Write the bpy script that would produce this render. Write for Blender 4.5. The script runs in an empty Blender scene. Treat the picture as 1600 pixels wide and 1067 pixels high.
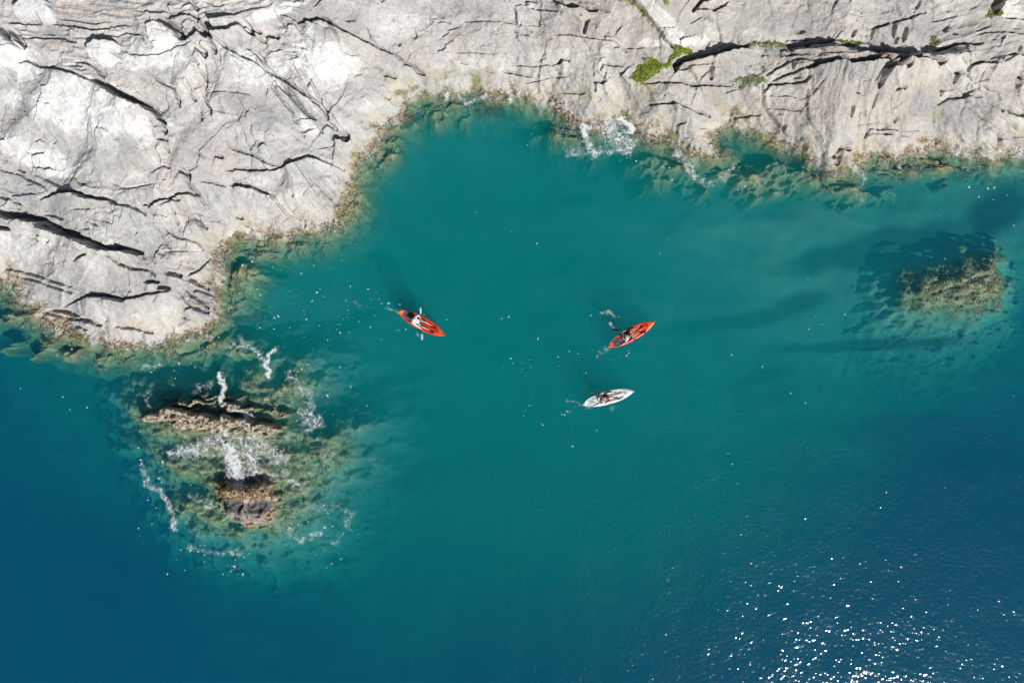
import bpy, bmesh, math, random, heapq
import numpy as np
from mathutils import Vector, Matrix

# ------------------------------------------------------------------ camera, light, exposure
SC = bpy.context.scene
COL = SC.collection
H = 43.0                      # drone altitude above the sea
F = 1600 * 24.0 / 36.0        # focal length in photograph pixels
CU, CV = 800.0, 533.5
MPP = H / F                   # metres per pixel at sea level

cam_d = bpy.data.cameras.new('camera'); cam_d.lens = 24.0; cam_d.sensor_width = 36.0
cam_d.clip_start = 0.5; cam_d.clip_end = 2000.0
cam = bpy.data.objects.new('camera', cam_d); COL.objects.link(cam)
cam.location = (0, 0, H); cam.rotation_euler = (0, 0, 0)
SC.camera = cam

SUN_EL = math.radians(40.5)
_h = Vector((0.60, -0.80, 0)).normalized()
SUN = Vector((_h.x * math.cos(SUN_EL), _h.y * math.cos(SUN_EL), math.sin(SUN_EL)))
world = bpy.data.worlds.new('World'); SC.world = world; world.use_nodes = True
wn = world.node_tree.nodes; wl = world.node_tree.links
sky = wn.new('ShaderNodeTexSky'); sky.sky_type = 'NISHITA'; sky.sun_disc = False
sky.sun_elevation = SUN_EL; sky.sun_rotation = math.atan2(SUN.x, SUN.y)
wl.new(sky.outputs[0], wn['Background'].inputs[0]); wn['Background'].inputs[1].default_value = 0.05
sun_d = bpy.data.lights.new('sun', 'SUN'); sun_d.energy = 4.6; sun_d.angle = math.radians(1.0)
sun_d.color = (1.0, 0.975, 0.935)
sun = bpy.data.objects.new('sun', sun_d); COL.objects.link(sun)
sun.rotation_euler = SUN.to_track_quat('Z', 'Y').to_euler(); sun.location = (30, -40, 60)

SC.view_settings.view_transform = 'Standard'; SC.view_settings.look = 'None'
SC.view_settings.exposure = 0.08; SC.view_settings.gamma = 1.0
SC.view_settings.use_curve_mapping = False
SC.render.engine = 'CYCLES'
cy = SC.cycles
cy.use_denoising = True
try: cy.denoiser = 'OPENIMAGEDENOISE'
except Exception: pass
cy.denoising_input_passes = 'RGB_ALBEDO'; cy.denoising_prefilter = 'ACCURATE'
cy.max_bounces = 6; cy.diffuse_bounces = 2; cy.glossy_bounces = 2; cy.volume_bounces = 1
cy.transparent_max_bounces = 10; cy.caustics_reflective = False; cy.caustics_refractive = False
cy.sample_clamp_indirect = 4.0

rng = np.random.default_rng(7)
random.seed(7)

# ------------------------------------------------------------------ numpy noise
_perm = np.random.default_rng(3).permutation(1024)
_ang = np.random.default_rng(4).random(1024) * 2 * np.pi
_gx, _gy = np.cos(_ang), np.sin(_ang)
_r1 = np.random.default_rng(5).random(1024); _r2 = np.random.default_rng(6).random(1024); _r3 = np.random.default_rng(8).random(1024)
def _hash(i, j, s): return _perm[(_perm[(i + s * 57) & 1023] + j) & 1023]
def perlin(x, y, s=0):
    xi = np.floor(x).astype(np.int64); yi = np.floor(y).astype(np.int64)
    fx = x - xi; fy = y - yi
    u = fx * fx * fx * (fx * (fx * 6 - 15) + 10); v = fy * fy * fy * (fy * (fy * 6 - 15) + 10)
    def g(a, b):
        k = _hash(xi + a, yi + b, s); return _gx[k] * (fx - a) + _gy[k] * (fy - b)
    n0 = g(0, 0) * (1 - u) + g(1, 0) * u; n1 = g(0, 1) * (1 - u) + g(1, 1) * u
    return (n0 * (1 - v) + n1 * v) * 1.5
def fbm(x, y, octv=4, s=0, gain=0.5):
    a, t = 1.0, 0.0
    for k in range(octv):
        t = t + a * perlin(x, y, s + k * 7); x = x * 2.03 + 11.3; y = y * 2.03 - 7.7; a *= gain
    return t
def worley(x, y, s=0):
    """F1, F2 and a random value per cell"""
    xi = np.floor(x).astype(np.int64); yi = np.floor(y).astype(np.int64)
    f1 = np.full(x.shape, 9.0); f2 = np.full(x.shape, 9.0); cid = np.zeros(x.shape)
    for a in (-1, 0, 1):
        for b in (-1, 0, 1):
            k = _hash(xi + a, yi + b, s)
            d = np.hypot(xi + a + 0.1 + 0.8 * _r1[k] - x, yi + b + 0.1 + 0.8 * _r2[k] - y)
            m = d < f1
            f2 = np.where(m, f1, np.minimum(f2, d)); cid = np.where(m, _r3[k], cid); f1 = np.where(m, d, f1)
    return f1, f2, cid
def facets(x, y, s=0, off=1.1):
    """piecewise tilted planes with crisp steps between them, about -1..1"""
    xi = np.floor(x).astype(np.int64); yi = np.floor(y).astype(np.int64)
    f1 = np.full(x.shape, 9.0); h = np.zeros(x.shape)
    for a in (-1, 0, 1):
        for b in (-1, 0, 1):
            k = _hash(xi + a, yi + b, s)
            dx = x - (xi + a + 0.1 + 0.8 * _r1[k]); dy = y - (yi + b + 0.1 + 0.8 * _r2[k]); d = np.abs(dx) * 0.8 + np.hypot(dx, dy) * 0.5
            m = d < f1; f1 = np.where(m, d, f1); h = np.where(m, (_r3[k] - .5) * off + dx * (_gx[k]) * .9 + dy * (_gy[k]) * .9, h)
    return h
def sstep(a, b, x):
    t = np.clip((x - a) / (b - a), 0, 1); return t * t * (3 - 2 * t)
def interp(x, xs, ys): return np.interp(x, xs, ys)
def seg_dist(U, V, a, b):
    dx, dy = b[0] - a[0], b[1] - a[1]
    t = np.clip(((U - a[0]) * dx + (V - a[1]) * dy) / (dx * dx + dy * dy + 1e-9), 0, 1)
    qx = U - a[0] - t * dx; qy = V - a[1] - t * dy
    return np.hypot(qx, qy), t, dx * (V - a[1]) - dy * (U - a[0])
def poly_sdf(U, V, P, closed=True):
    """signed pixel distance, positive inside"""
    d = np.full(U.shape, 1e9); ins = np.zeros(U.shape, bool)
    n = len(P)
    for i in range(n):
        a, b = P[i], P[(i + 1) % n]
        dd, _, _ = seg_dist(U, V, a, b); d = np.minimum(d, dd)
        if a[1] != b[1]:
            c = (a[1] > V) != (b[1] > V)
            ins ^= c & (U < (b[0] - a[0]) * (V - a[1]) / (b[1] - a[1]) + a[0])
    return np.where(ins, d, -d)
def blob(U, V, u, v, ru, rv, ang=0.0):
    c, s = math.cos(math.radians(ang)), math.sin(math.radians(ang))
    x = (U - u) * c + (V - v) * s; y = -(U - u) * s + (V - v) * c
    return np.exp(-((x / ru) ** 2 + (y / rv) ** 2))
def to_world(U, V, Z0):
    k = (H - Z0) / F
    return (U - CU) * k, -(V - CV) * k

# ------------------------------------------------------------------ object helpers
def tag(o, label=None, cat=None, group=None, kind=None):
    if label: o['label'] = label
    if cat: o['category'] = cat
    if group: o['group'] = group
    if kind: o['kind'] = kind
    return o
def np_mesh(name, co, quads, mat, parent=None, col=None, normals=None, tris=None, smooth=True):
    me = bpy.data.meshes.new(name)
    nq = len(quads) if quads is not None else 0
    nt = len(tris) if tris is not None else 0
    me.vertices.add(len(co)); me.vertices.foreach_set('co', np.asarray(co, np.float32).ravel())
    li = []
    if nq: li.append(np.asarray(quads, np.int32).ravel())
    if nt: li.append(np.asarray(tris, np.int32).ravel())
    li = np.concatenate(li)
    me.loops.add(len(li)); me.loops.foreach_set('vertex_index', li)
    me.polygons.add(nq + nt)
    ls = np.concatenate([np.arange(nq) * 4, nq * 4 + np.arange(nt) * 3]).astype(np.int32)
    me.polygons.foreach_set('loop_start', ls)
    me.polygons.foreach_set('use_smooth', np.full(nq + nt, smooth))
    me.update(calc_edges=True)
    if col is not None:
        at = me.attributes.new('col', 'FLOAT_COLOR', 'POINT')
        at.data.foreach_set('color', np.asarray(col, np.float32).ravel())
    if normals is not None:
        me.normals_split_custom_set_from_vertices(np.asarray(normals, np.float32))
    if mat: me.materials.append(mat)
    o = bpy.data.objects.new(name, me); COL.objects.link(o)
    if parent: o.parent = parent
    return o
def grid_quads(nv, nu):
    i = np.arange(nv * nu).reshape(nv, nu)
    return np.stack([i[:-1, :-1], i[1:, :-1], i[1:, 1:], i[:-1, 1:]], -1)   # normal up (v grows towards -y)
def grid_normals(X, Y, Z):
    def dv(A): return np.gradient(A, axis=0)
    def du(A): return np.gradient(A, axis=1)
    a = np.stack([du(X), du(Y), du(Z)], -1); b = np.stack([dv(X), dv(Y), dv(Z)], -1)
    n = np.cross(b, a); n /= np.linalg.norm(n, axis=-1, keepdims=True) + 1e-12
    return n
def sub_mesh(name, co, quads, mat, parent=None, col=None, normals=None):
    used, inv = np.unique(quads.ravel(), return_inverse=True)
    return np_mesh(name, co[used], inv.reshape(-1, 4), mat, parent,
                   None if col is None else col[used], None if normals is None else normals[used])
def empty(name, loc=(0, 0, 0), rz=0.0):
    o = bpy.data.objects.new(name, None); COL.objects.link(o)
    o.location = loc; o.rotation_euler = (0, 0, rz); o.empty_display_size = 0.3
    return o
def bm_obj(name, bm, mat, parent=None, smooth=True):
    me = bpy.data.meshes.new(name); bm.to_mesh(me); bm.free()
    if smooth: me.polygons.foreach_set('use_smooth', np.full(len(me.polygons), True))
    if mat: me.materials.append(mat)
    o = bpy.data.objects.new(name, me); COL.objects.link(o)
    if parent: o.parent = parent
    return o

# ------------------------------------------------------------------ materials
def new_mat(name):
    m = bpy.data.materials.new(name); m.use_nodes = True
    return m, m.node_tree.nodes, m.node_tree.links
def plain(name, col, rough=0.6, spec=0.4, var=0.12, scale=30.0, bump=0.0):
    m, n, l = new_mat(name); b = n['Principled BSDF']
    b.inputs['Roughness'].default_value = rough; b.inputs['Specular IOR Level'].default_value = spec
    tc = n.new('ShaderNodeTexCoord'); t = n.new('ShaderNodeTexNoise'); t.inputs['Scale'].default_value = scale
    l.new(tc.outputs['Object'], t.inputs['Vector'])
    mx = n.new('ShaderNodeMixRGB'); mx.inputs[1].default_value = (*[c * (1 - var) for c in col], 1)
    mx.inputs[2].default_value = (*[min(1, c * (1 + var)) for c in col], 1)
    l.new(t.outputs['Fac'], mx.inputs[0]); l.new(mx.outputs[0], b.inputs['Base Color'])
    if bump:
        bp = n.new('ShaderNodeBump'); bp.inputs['Strength'].default_value = bump; bp.inputs['Distance'].default_value = 0.01
        l.new(t.outputs['Fac'], bp.inputs['Height']); l.new(bp.outputs[0], b.inputs['Normal'])
    return m
def attr_mat(name, rough=0.85, grain=0.25, gscale=9.0, bump=0.5, bdist=0.03, spec=0.25):
    m, n, l = new_mat(name); b = n['Principled BSDF']
    b.inputs['Specular IOR Level'].default_value = spec
    at = n.new('ShaderNodeAttribute'); at.attribute_name = 'col'
    tc = n.new('ShaderNodeTexCoord')
    t = n.new('ShaderNodeTexNoise'); t.inputs['Scale'].default_value = gscale; t.inputs['Detail'].default_value = 6.0; t.inputs['Roughness'].default_value = 0.7
    l.new(tc.outputs['Object'], t.inputs['Vector'])
    mr = n.new('ShaderNodeMapRange'); mr.inputs[1].default_value = 0.3; mr.inputs[2].default_value = 0.7
    mr.inputs[3].default_value = 1 - grain; mr.inputs[4].default_value = 1 + grain * 0.7
    l.new(t.outputs['Fac'], mr.inputs[0])
    vm = n.new('ShaderNodeVectorMath'); vm.operation = 'SCALE'
    l.new(at.outputs['Color'], vm.inputs[0]); l.new(mr.outputs[0], vm.inputs['Scale'])
    l.new(vm.outputs[0], b.inputs['Base Color'])
    rr = n.new('ShaderNodeMapRange'); rr.inputs[3].default_value = 0.38; rr.inputs[4].default_value = rough   # alpha 0 = wet
    l.new(at.outputs['Alpha'], rr.inputs[0]); l.new(rr.outputs[0], b.inputs['Roughness'])
    if bump:
        bp = n.new('ShaderNodeBump'); bp.inputs['Strength'].default_value = bump; bp.inputs['Distance'].default_value = bdist
        l.new(t.outputs['Fac'], bp.inputs['Height']); l.new(bp.outputs[0], b.inputs['Normal'])
    return m
M_ROCK = attr_mat('pale_weathered_rock', gscale=13.0, bump=.8)
M_SEABED = attr_mat('sand_and_seagrass', rough=0.95, grain=0.10, gscale=1.6, bump=0.0, bdist=0.1)
M_WEED = attr_mat('seaweed', rough=0.6, grain=0.15, gscale=20.0, bump=0.0)

# ------------------------------------------------------------------ digitised features of the place (photo pixels at sea level scale)
SHORE = [(0, 440), (20, 446), (28, 457), (34, 468), (58, 483), (67, 497), (93, 514), (127, 527), (146, 532), (197, 540),
 (239, 538), (262, 530), (285, 527), (318, 520), (336, 497), (338, 460), (346, 432), (342, 404), (355, 380), (374, 369), (400, 366),
 (440, 368), (470, 362), (500, 356), (528, 346), (545, 322), (550, 282), (560, 244), (585, 238), (592, 216), (602, 196), (627, 182),
 (636, 158), (660, 145), (700, 143), (735, 140), (770, 148), (800, 146), (832, 156), (860, 162), (885, 176), (902, 196), (925, 200),
 (945, 190), (970, 186), (990, 196), (1012, 212), (1050, 220), (1078, 238), (1116, 240), (1121, 206), (1140, 190), (1165, 199),
 (1200, 210), (1237, 230), (1262, 246), (1292, 266), (1330, 262), (1358, 244), (1390, 246), (1420, 244), (1462, 230), (1500, 240), (1550, 246), (1600, 240)]
SHORE = [(-9000, 300), (-900, 420), (-400, 455), (-150, 470), (-60, 452)] + SHORE + [(1680, 236), (1800, 250), (2100, 230), (2600, 260), (9000, 200), (9000, -9000), (-9000, -9000)]

ZM = {'A1': (0, 0, 5.704), 'A2': (250, 0, 5.704), 'A3': (0, 180, 5.704), 'A4': (250, 180, 4.852), 'B6': (0, 260, 3.557),
      'B2': (300, 0, 3.81), 'B3': (600, 0, 3.81), 'B4': (900, 0, 3.81), 'B5': (1200, 0, 3.81)}
# width in pixels, then the polyline in the coordinates of an enlarged view
CR = {
'A1': """9 830,720 920,745 1000,800 1100,860 1200,900 1300,940 1380,990 1450,1060
3 175,565 240,550 310,570 380,600 460,610 560,640 650,655 740,690 830,730
2.5 680,560 760,565 830,585 870,625 920,690 925,730
2 640,590 740,600
1.5 95,655 130,690 145,730
1 145,730 180,880 240,990 290,1060
6 110,270 170,320 220,390 255,440
2.5 0,250 70,295 140,365
2.5 90,205 190,215 370,215
2.5 490,220 650,232 760,255 900,268 1050,235 1120,225
1.5 540,180 680,190 820,210 940,215
2 210,350 330,345 450,350 560,345 640,375 690,385
2 960,330 1040,325 1120,300 1190,305 1270,315 1305,400
1.5 1080,460 1200,490 1320,490 1420,485 1520,450
2 1340,645 1390,700 1450,740 1523,770""",
'A2': """9 0,190 60,210 130,250 180,290 200,345
10 190,350 300,330 380,300 440,280 510,310 580,300 640,290 700,245 760,225 800,270 830,295
20 425,225 455,320
5 440,320 490,370 525,500
4 50,165 130,150 220,138 300,150 335,165 350,250
4 830,270 890,290
2 820,300 880,340 940,385
6 940,325 1000,325 1060,335
2 1080,130 1180,160 1250,190
8 1240,195 1340,195 1430,180 1523,210
3 510,375 600,440 680,490 760,525 850,550 920,600 1000,680
4.5 780,430 850,460 900,520 940,590 1000,650 1080,690 1150,740 1250,810 1340,870 1430,940 1480,1000 1490,1060
2.5 1010,690 1100,800 1200,900 1300,1010 1380,1065
2 950,700 1050,850 1180,1000
2 1330,700 1400,840 1440,930
6 360,450 410,490 440,530
2 310,540 360,590
3 360,640 410,690 420,740 410,810
4 390,850 430,920 465,1020
4 60,735 120,780 145,850 175,950
3 265,800 300,890
1 420,825 560,830 700,840 790,850 840,870
1 470,980 580,1010 680,1020
1.5 0,470 100,450 200,415 290,400
3 260,0 300,45 340,95
1.5 400,0 470,45 560,50
3 1380,60 1450,20 1500,0""",
'B2': """3 780,120 830,145 900,190 970,225 1050,260 1120,290 1210,325 1260,370 1320,405 1380,450
4 1255,370 1320,405 1380,450
3 1140,445 1215,468
1.5 800,120 870,230 890,290""",
'A3': """6 1400,0 1450,40 1475,100 1480,160
3 1410,210 1490,230 1500,330
2.5 1440,440 1500,470
2 215,285 265,350 270,450
2.5 265,350 380,330
1.8 0,480 90,515 160,520 260,580 360,620 430,680
2 140,475 210,510
1.5 290,520 400,570 480,610 540,640
1 0,640 90,680 200,690 350,710
4.5 360,735 440,700 520,690 600,685 690,690 760,725 860,740 960,745 1040,790
2.5 1040,800 1130,800 1210,830 1270,860 1300,895
1.2 1000,605 1110,650 1200,640 1350,610
4 1290,795 1350,795 1420,760 1523,735
3 0,715 70,755
2 120,770 175,790
11 -60,840 60,885 130,905 200,895 270,925 360,930 420,980 500,1010 560,1040 700,1062
5 0,1000 60,1010 130,1030
2 390,880 470,895 560,930
1 650,845 860,835
1.5 800,950 880,990""",
'B6': """9 330,365 430,385 500,420 570,450 650,450 720,465 780,480
4 830,225 900,190 980,165 1040,140 1090,160
4 1040,60 1060,110 1110,170
6 1000,15 1050,50 1060,85
2.5 910,215 960,190 1010,190
1.5 970,240 985,320
1.5 1030,230 1050,330
1.5 860,320 900,380 925,450
2 910,345 980,395 1040,405 1100,420 1135,460
4 1095,280 1115,320 1150,350
3 430,520 500,490
1.5 200,400 250,425
2.5 600,490 660,540 740,570 830,575 860,610
2 830,570 830,630
5 800,635 870,640
1 710,560 718,700
2 0,560 100,580 200,605 300,640 390,665
1.8 80,610 180,630 300,670 390,700
3 350,770 430,735 520,715 600,720 680,745 760,720 860,700 930,690
4 560,715 640,725 690,745
5 870,670 940,680
5 920,590 1000,605
2.5 1020,610 1100,580 1170,510 1210,520
5 1030,620 1090,640 1160,690
4 1030,690 1100,740 1160,790
4 1060,770 1160,815
3 1080,690 1130,690 1180,720
2 980,690 1040,760 1100,800
1.5 930,790 990,825 1070,860
3 230,810 330,830 400,850 470,850 560,885
4 270,800 330,800 430,835
5 460,850 550,880
2 340,840 420,890 480,910
3 650,890 740,900 850,925
2 440,740 465,840
1 870,470 1110,470""",
'A4': """3.5 500,415 560,405 680,405 760,410 860,405 920,385 1000,355 1050,330 1120,305 1200,330 1290,360 1390,410
5 920,385 1040,345
2 495,190 550,255 650,285 720,310 790,350 850,370 900,375
3 420,310 475,330
1.2 280,270 350,340
12 1320,150 1410,160
6 1270,60 1330,110
1.5 1190,250 1330,220
5 530,520 600,525 680,540
2.5 540,470 610,510 700,545 790,590 840,600 890,670 960,750 1030,860
2 310,500 400,510 490,535
1.5 1040,370 1120,480 1190,600 1220,700
2 1190,520 1260,600 1350,690
2 970,740 1090,800 1100,880
2.5 570,760 620,785
2 640,820 690,860
2 375,800 440,800
4 270,770 310,830 360,860
2 30,860 130,930 210,940
2 0,880 50,990
2 250,520 290,590 325,680
2 1000,590 1015,620""",
'B3': """7 1010,0 1070,40 1100,50 1180,50 1260,65
2.5 830,15 900,10
1.5 1190,0 1280,50 1340,80
2 880,55 960,65 1050,85
1.5 780,35 860,30
4 1190,200 1200,150 1215,120
1.5 480,125 600,122 700,130 760,145
1 290,130 400,132
1.5 1030,210 1130,215 1340,235 1380,250 1440,310
1 760,185 860,215
4 1030,375 1060,360 1100,365
1.5 760,385 880,390 1000,390 1030,375
1.5 1000,395 1050,435
2 700,415 800,440 880,455
1.5 820,495 900,480 1000,465 1090,460
2 1290,420 1300,380 1420,400
3 1260,540 1255,480 1320,485
2 1060,545 1190,550
1 370,310 550,315 720,318
2 380,180 440,165
1.2 440,375 510,385""",
'B4': """4 330,20 400,100 460,160 520,240 570,280
5 690,75 740,20 790,0
3 700,60 830,65 900,20
10 600,415 595,380 640,360 720,355 800,335 880,320 950,300 1020,270
2 610,415 680,410 800,400
4 785,420 790,490
2.5 420,500 500,490 630,490 720,520 860,520 930,520
2.5 1120,460 1200,410 1280,370 1360,380 1520,390
2.5 1160,490 1240,460 1330,430 1360,410
2 1275,370 1275,420
2.5 1350,420 1365,480 1340,510 1240,510 1200,515 1140,510
2.5 1100,510 1110,570 1110,610 1150,680 1220,760 1270,810
1.2 1110,570 1240,580 1340,590 1380,560
3 440,625 600,620 700,660 800,690
3 600,790 600,740 650,730
2 910,715 990,690 1100,685
3 1240,790 1250,740
2.5 1270,850 1285,815
1.2 680,140 750,100 820,145
1 280,290 440,285
1.5 140,420 155,380 280,400""",
'B5': """3 500,220 520,180
2.5 620,225 625,170 700,150 800,120 930,80
3 740,140 745,225
3 820,160 805,245
2.5 765,225 760,255
4 230,300 240,265 380,250 430,240
4 620,320 700,310 760,320 830,325
2.5 140,290 130,330 180,345
6 200,430 260,410 340,395 400,380 440,405
9 440,405 520,405 600,400 700,400 780,385 850,385 920,390 985,410
4.5 980,320 1060,285 1120,260 1190,255 1270,260
9 620,545 615,490 635,445 700,440 760,445
2 620,570 620,640
3 725,560 775,550
2.5 500,690 497,630
3 690,805 730,800
1 540,740 660,725
2 755,730 765,705
2.5 1000,630 1060,595 1140,590 1200,570 1260,580
3 1150,570 1200,550
5 1070,455 1120,450 1170,465
3 1085,470 1080,510
2.5 1010,550 1005,580
3 1170,430 1210,390 1280,370 1370,380
5 1360,340 1385,350
3 1430,330 1480,320 1524,330
6 1500,460 1560,485
1.5 1150,640 1240,690 1340,745 1400,770
4 1330,620 1400,660
3 1420,655 1480,680 1560,685
2 1420,730 1500,760
1.5 1260,510 1360,550 1380,600
4 390,940 430,900 450,875 500,885
4 450,900 410,980
3 1380,790 1370,870 1420,890
4 1060,180 1075,155
2 1240,190 1310,160
2 1240,205 1300,190 1420,190 1560,205
9 1340,80 1350,20 1400,0
2 1380,110 1560,115
1.5 980,130 1120,95
1.5 0,645 100,650 200,655
2 10,680 20,710
3 100,790 95,740
1.2 520,540 520,510 610,515"""}
CRACKS = []
for z, txt in CR.items():
    ox, oy, k = ZM[z]
    for ln in txt.splitlines():
        w, *pp = ln.split()
        CRACKS.append((float(w), [(ox + float(p.split(',')[0]) / k, oy + float(p.split(',')[1]) / k) for p in pp]))
# one-sided ledges: (rise in m, ramp px, decay px, polyline); the raised ground lies to the right hand of the line as it is listed
# (for a line drawn from left to right that is the lower side of the photograph)
LEDGES = [
 (0.9, 4, 60, [(146, 128), (176, 140), (200, 152), (228, 165), (254, 186)]),
 (0.7, 3, 50, [(-60, 325), (12, 336), (48, 340), (75, 350), (95, 362), (125, 372), (160, 386), (220, 395)]),
 (1.1, 1.5, 40, [(283, 62), (320, 55), (360, 52), (384, 38), (396, 52)]),
 (0.6, 4, 50, [(430, 33), (470, 34), (500, 30), (520, 40), (560, 62), (600, 82), (650, 108)]),
 (0.55, 4, 40, [(60, 309), (90, 301), (120, 300), (150, 309), (180, 318)]),
 (0.5, 4, 30, [(226, 319), (250, 309), (290, 300)]),
 (0.7, 4, 40, [(1250, 112), (1285, 103), (1310, 102), (1316, 106), (1360, 105), (1400, 100), (1450, 105)]),
 (1.3, 22, 60, [(1180, 72), (1240, 66), (1300, 64), (1350, 76), (1400, 83), (1450, 82), (1500, 70), (1540, 66)]),
 (0.6, 10, 40, [(1056, 100), (1080, 94), (1110, 88), (1150, 76), (1180, 70)]),
 (0.45, 4, 30, [(1360, 140), (1364, 118), (1385, 114), (1402, 117)]),
 (0.4, 4, 40, [(430, 262), (470, 250), (490, 243), (530, 255)]),
 (0.5, 4, 40, [(90, 476), (120, 468), (150, 460), (190, 467), (230, 458), (262, 452)]),
 (0.4, 3, 30, [(1462, 166), (1500, 155), (1532, 152)]),
 (0.35, 3, 30, [(1480, 122), (1506, 122), (1520, 130)]),
 (0.5, 5, 40, [(1015, 164), (1055, 162), (1085, 172), (1110, 182)]),
 (0.4, 3, 30, [(1500, 100), (1530, 97), (1570, 88), (1610, 84)]),
 (0.35, 3, 40, [(870, 98), (880, 94), (890, 96)]),
 (0.4, 3, 40, [(860, 10), (880, 12), (910, 13), (935, 18)]),
]
# slabs: seed u, v, tilt (m per 100 px, along u and v; positive = rises), offset m, strike of the bedding in degrees, strength of bedding
SLABS = [
 (60, 20, .1, .2, .2, 3, 1.2), (190, 22, .0, .1, .1, 4, 1.8), (330, 12, .1, .2, .0, -14, 1.6), (60, 58, .1, .1, .0, 2, 1.0), (170, 62, .0, .0, .1, 2, 1.0),
 (20, 95, -.2, -.5, .3, 40, .3), (250, 70, -.2, -.3, .2, 10, .4), (110, 180, -.25, -.5, .25, 55, .35), (200, 230, -.2, -.35, .2, 60, .4), (235, 120, -.1, -.3, .0, 35, .4),
 (310, 120, -.1, -.2, .0, 70, .7), (385, 140, -.35, -.35, .25, 50, .3), (380, 215, -.1, -.3, .1, 60, .3), (450, 150, .3, -.2, -.25, 52, 1.6), (470, 120, .1, -.1, .0, 50, 1.2),
 (400, 60, -.1, -.2, .1, -20, .6), (470, 45, .0, -.1, .0, 10, 1.0), (520, 100, -.2, -.5, .1, 40, .3), (600, 50, -.1, -.25, .1, 20, .3), (590, 150, -.2, -.2, .0, 35, .5),
 (350, 265, -.2, -.3, .0, 20, .4), (430, 230, -.2, -.3, .1, 30, .3), (510, 270, -.3, -.1, .0, 50, .5), (430, 320, -.1, -.4, .1, 25, .5), (350, 320, -.2, -.2, -.1, 55, .6),
 (290, 330, .0, -.1, .0, 70, 1.2), (230, 350, -.2, -.2, .0, 65, .8), (150, 340, -.1, -.3, .1, 25, .5), (40, 310, -.1, -.2, .0, 28, .6), (40, 390, -.2, -.3, .1, 20, .4),
 (140, 410, -.2, -.3, .1, 30, .4), (290, 400, -.2, -.4, .1, 20, .3), (210, 430, -.2, -.3, .0, 30, .4), (60, 450, -.1, -.4, .0, 22, .4), (200, 485, -.2, -.4, .1, 25, .4),
 (110, 500, -.1, -.3, .0, 25, .5), (310, 460, -.1, -.2, -.1, 38, 1.8), (700, 60, .0, -.3, .1, 5, .4), (800, 75, .05, -.3, .0, 0, .3), (860, 30, .0, -.1, .0, 20, .8),
 (690, 110, .0, -.3, .0, 2, .3), (870, 90, .05, -.3, .05, 0, .3), (930, 60, .1, -.2, .05, 30, .3), (840, 125, .0, -.3, .0, 8, .5), (930, 120, .0, -.3, .0, 60, .4),
 (960, 60, .2, -.2, .0, 45, .3), (1050, 50, -.35, -.5, .2, 40, .3), (1120, 20, -.1, -.3, .1, 10, .5), (1200, 40, .0, -.2, .1, 0, .3), (1300, 30, .0, -.2, .1, 15, .4),
 (1410, 50, -.1, -.2, .1, 60, .4), (1500, 40, .0, -.2, .0, -20, .6), (1580, 30, -.1, -.3, .1, 0, .4), (1270, 82, .1, .3, -.3, 5, 2.2), (1390, 92, .0, .2, -.2, 3, 2.0),
 (1140, 110, .0, -.3, .0, -5, .5), (1060, 120, .0, -.3, .0, 2, .6), (1060, 145, .0, -.4, .0, 10, .4), (1160, 155, -.1, -.4, .1, 0, .3), (1080, 190, .0, -.4, .0, 10, .4),
 (1240, 125, .0, -.3, .0, -15, .5), (1230, 175, .0, -.4, .0, 5, .3), (1310, 170, .0, -.4, .1, 88, .5), (1400, 170, .0, -.4, .05, 88, .5), (1420, 215, .0, -.4, .0, -10, .4),
 (1520, 80, .0, -.2, .0, -10, .5), (1470, 120, .0, -.2, .0, 30, .4), (1560, 110, .0, -.2, .0, -10, .6), (1490, 185, -.1, -.3, .1, 28, .5), (1560, 170, -.1, -.3, .0, 28, .8),
 (1560, 215, -.1, -.3, .0, 28, .5), (650, 20, -.1, -.2, .0, 20, .3), (740, 15, .0, -.2, .0, 10, .4),
]

# ------------------------------------------------------------------ seabed
DEPTH_PTS = np.array([(0, 560, 5.5), (100, 700, 6.5), (0, 1000, 11), (150, 900, 9.5), (60, 1050, 9), (400, 980, 10.5), (800, 1060, 12), (1200, 1060, 14),
 (1600, 1060, 15), (1600, 800, 13), (1300, 800, 11), (1000, 800, 9), (800, 750, 8), (600, 900, 9.5), (560, 700, 6.5), (620, 400, 5.2), (700, 250, 5.0),
 (800, 300, 5.0), (900, 400, 5.2), (1000, 300, 4.0), (1150, 330, 3.2), (1100, 450, 3.8), (1300, 420, 2.8), (1450, 330, 2.6), (1250, 630, 6.3), (1100, 560, 5.6),
 (1450, 600, 6.6), (1600, 560, 6.2), (1600, 330, 2.6), (800, 550, 6.2), (520, 420, 4.5), (490, 560, 4.8), (450, 480, 4.0), (350, 470, 2.5), (1400, 280, 3.0),
 (700, 190, 3.4), (300, 570, 4.5), (380, 900, 7.0), (460, 860, 4.2), (250, 800, 6.0), (0, 480, 5.0), (1490, 440, 2.4), (1400, 400, 2.3), (1330, 395, 2.3), (1590, 318, 2.0), (1570, 360, 2.3), (1450, 500, 2.8), (1300, 370, 2.5), (1290, 470, 2.8), (1230, 400, 2.8), (1500, 300, 2.6), (310, 650, 2.8), (370, 600, 2.8), (470, 690, 3.0), (350, 770, 3.0), (420, 840, 3.8), (-300, 1000, 12), (1900, 1000, 16), (800, 1500, 16), (2000, 500, 9), (-300, 600, 9)], float)
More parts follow.
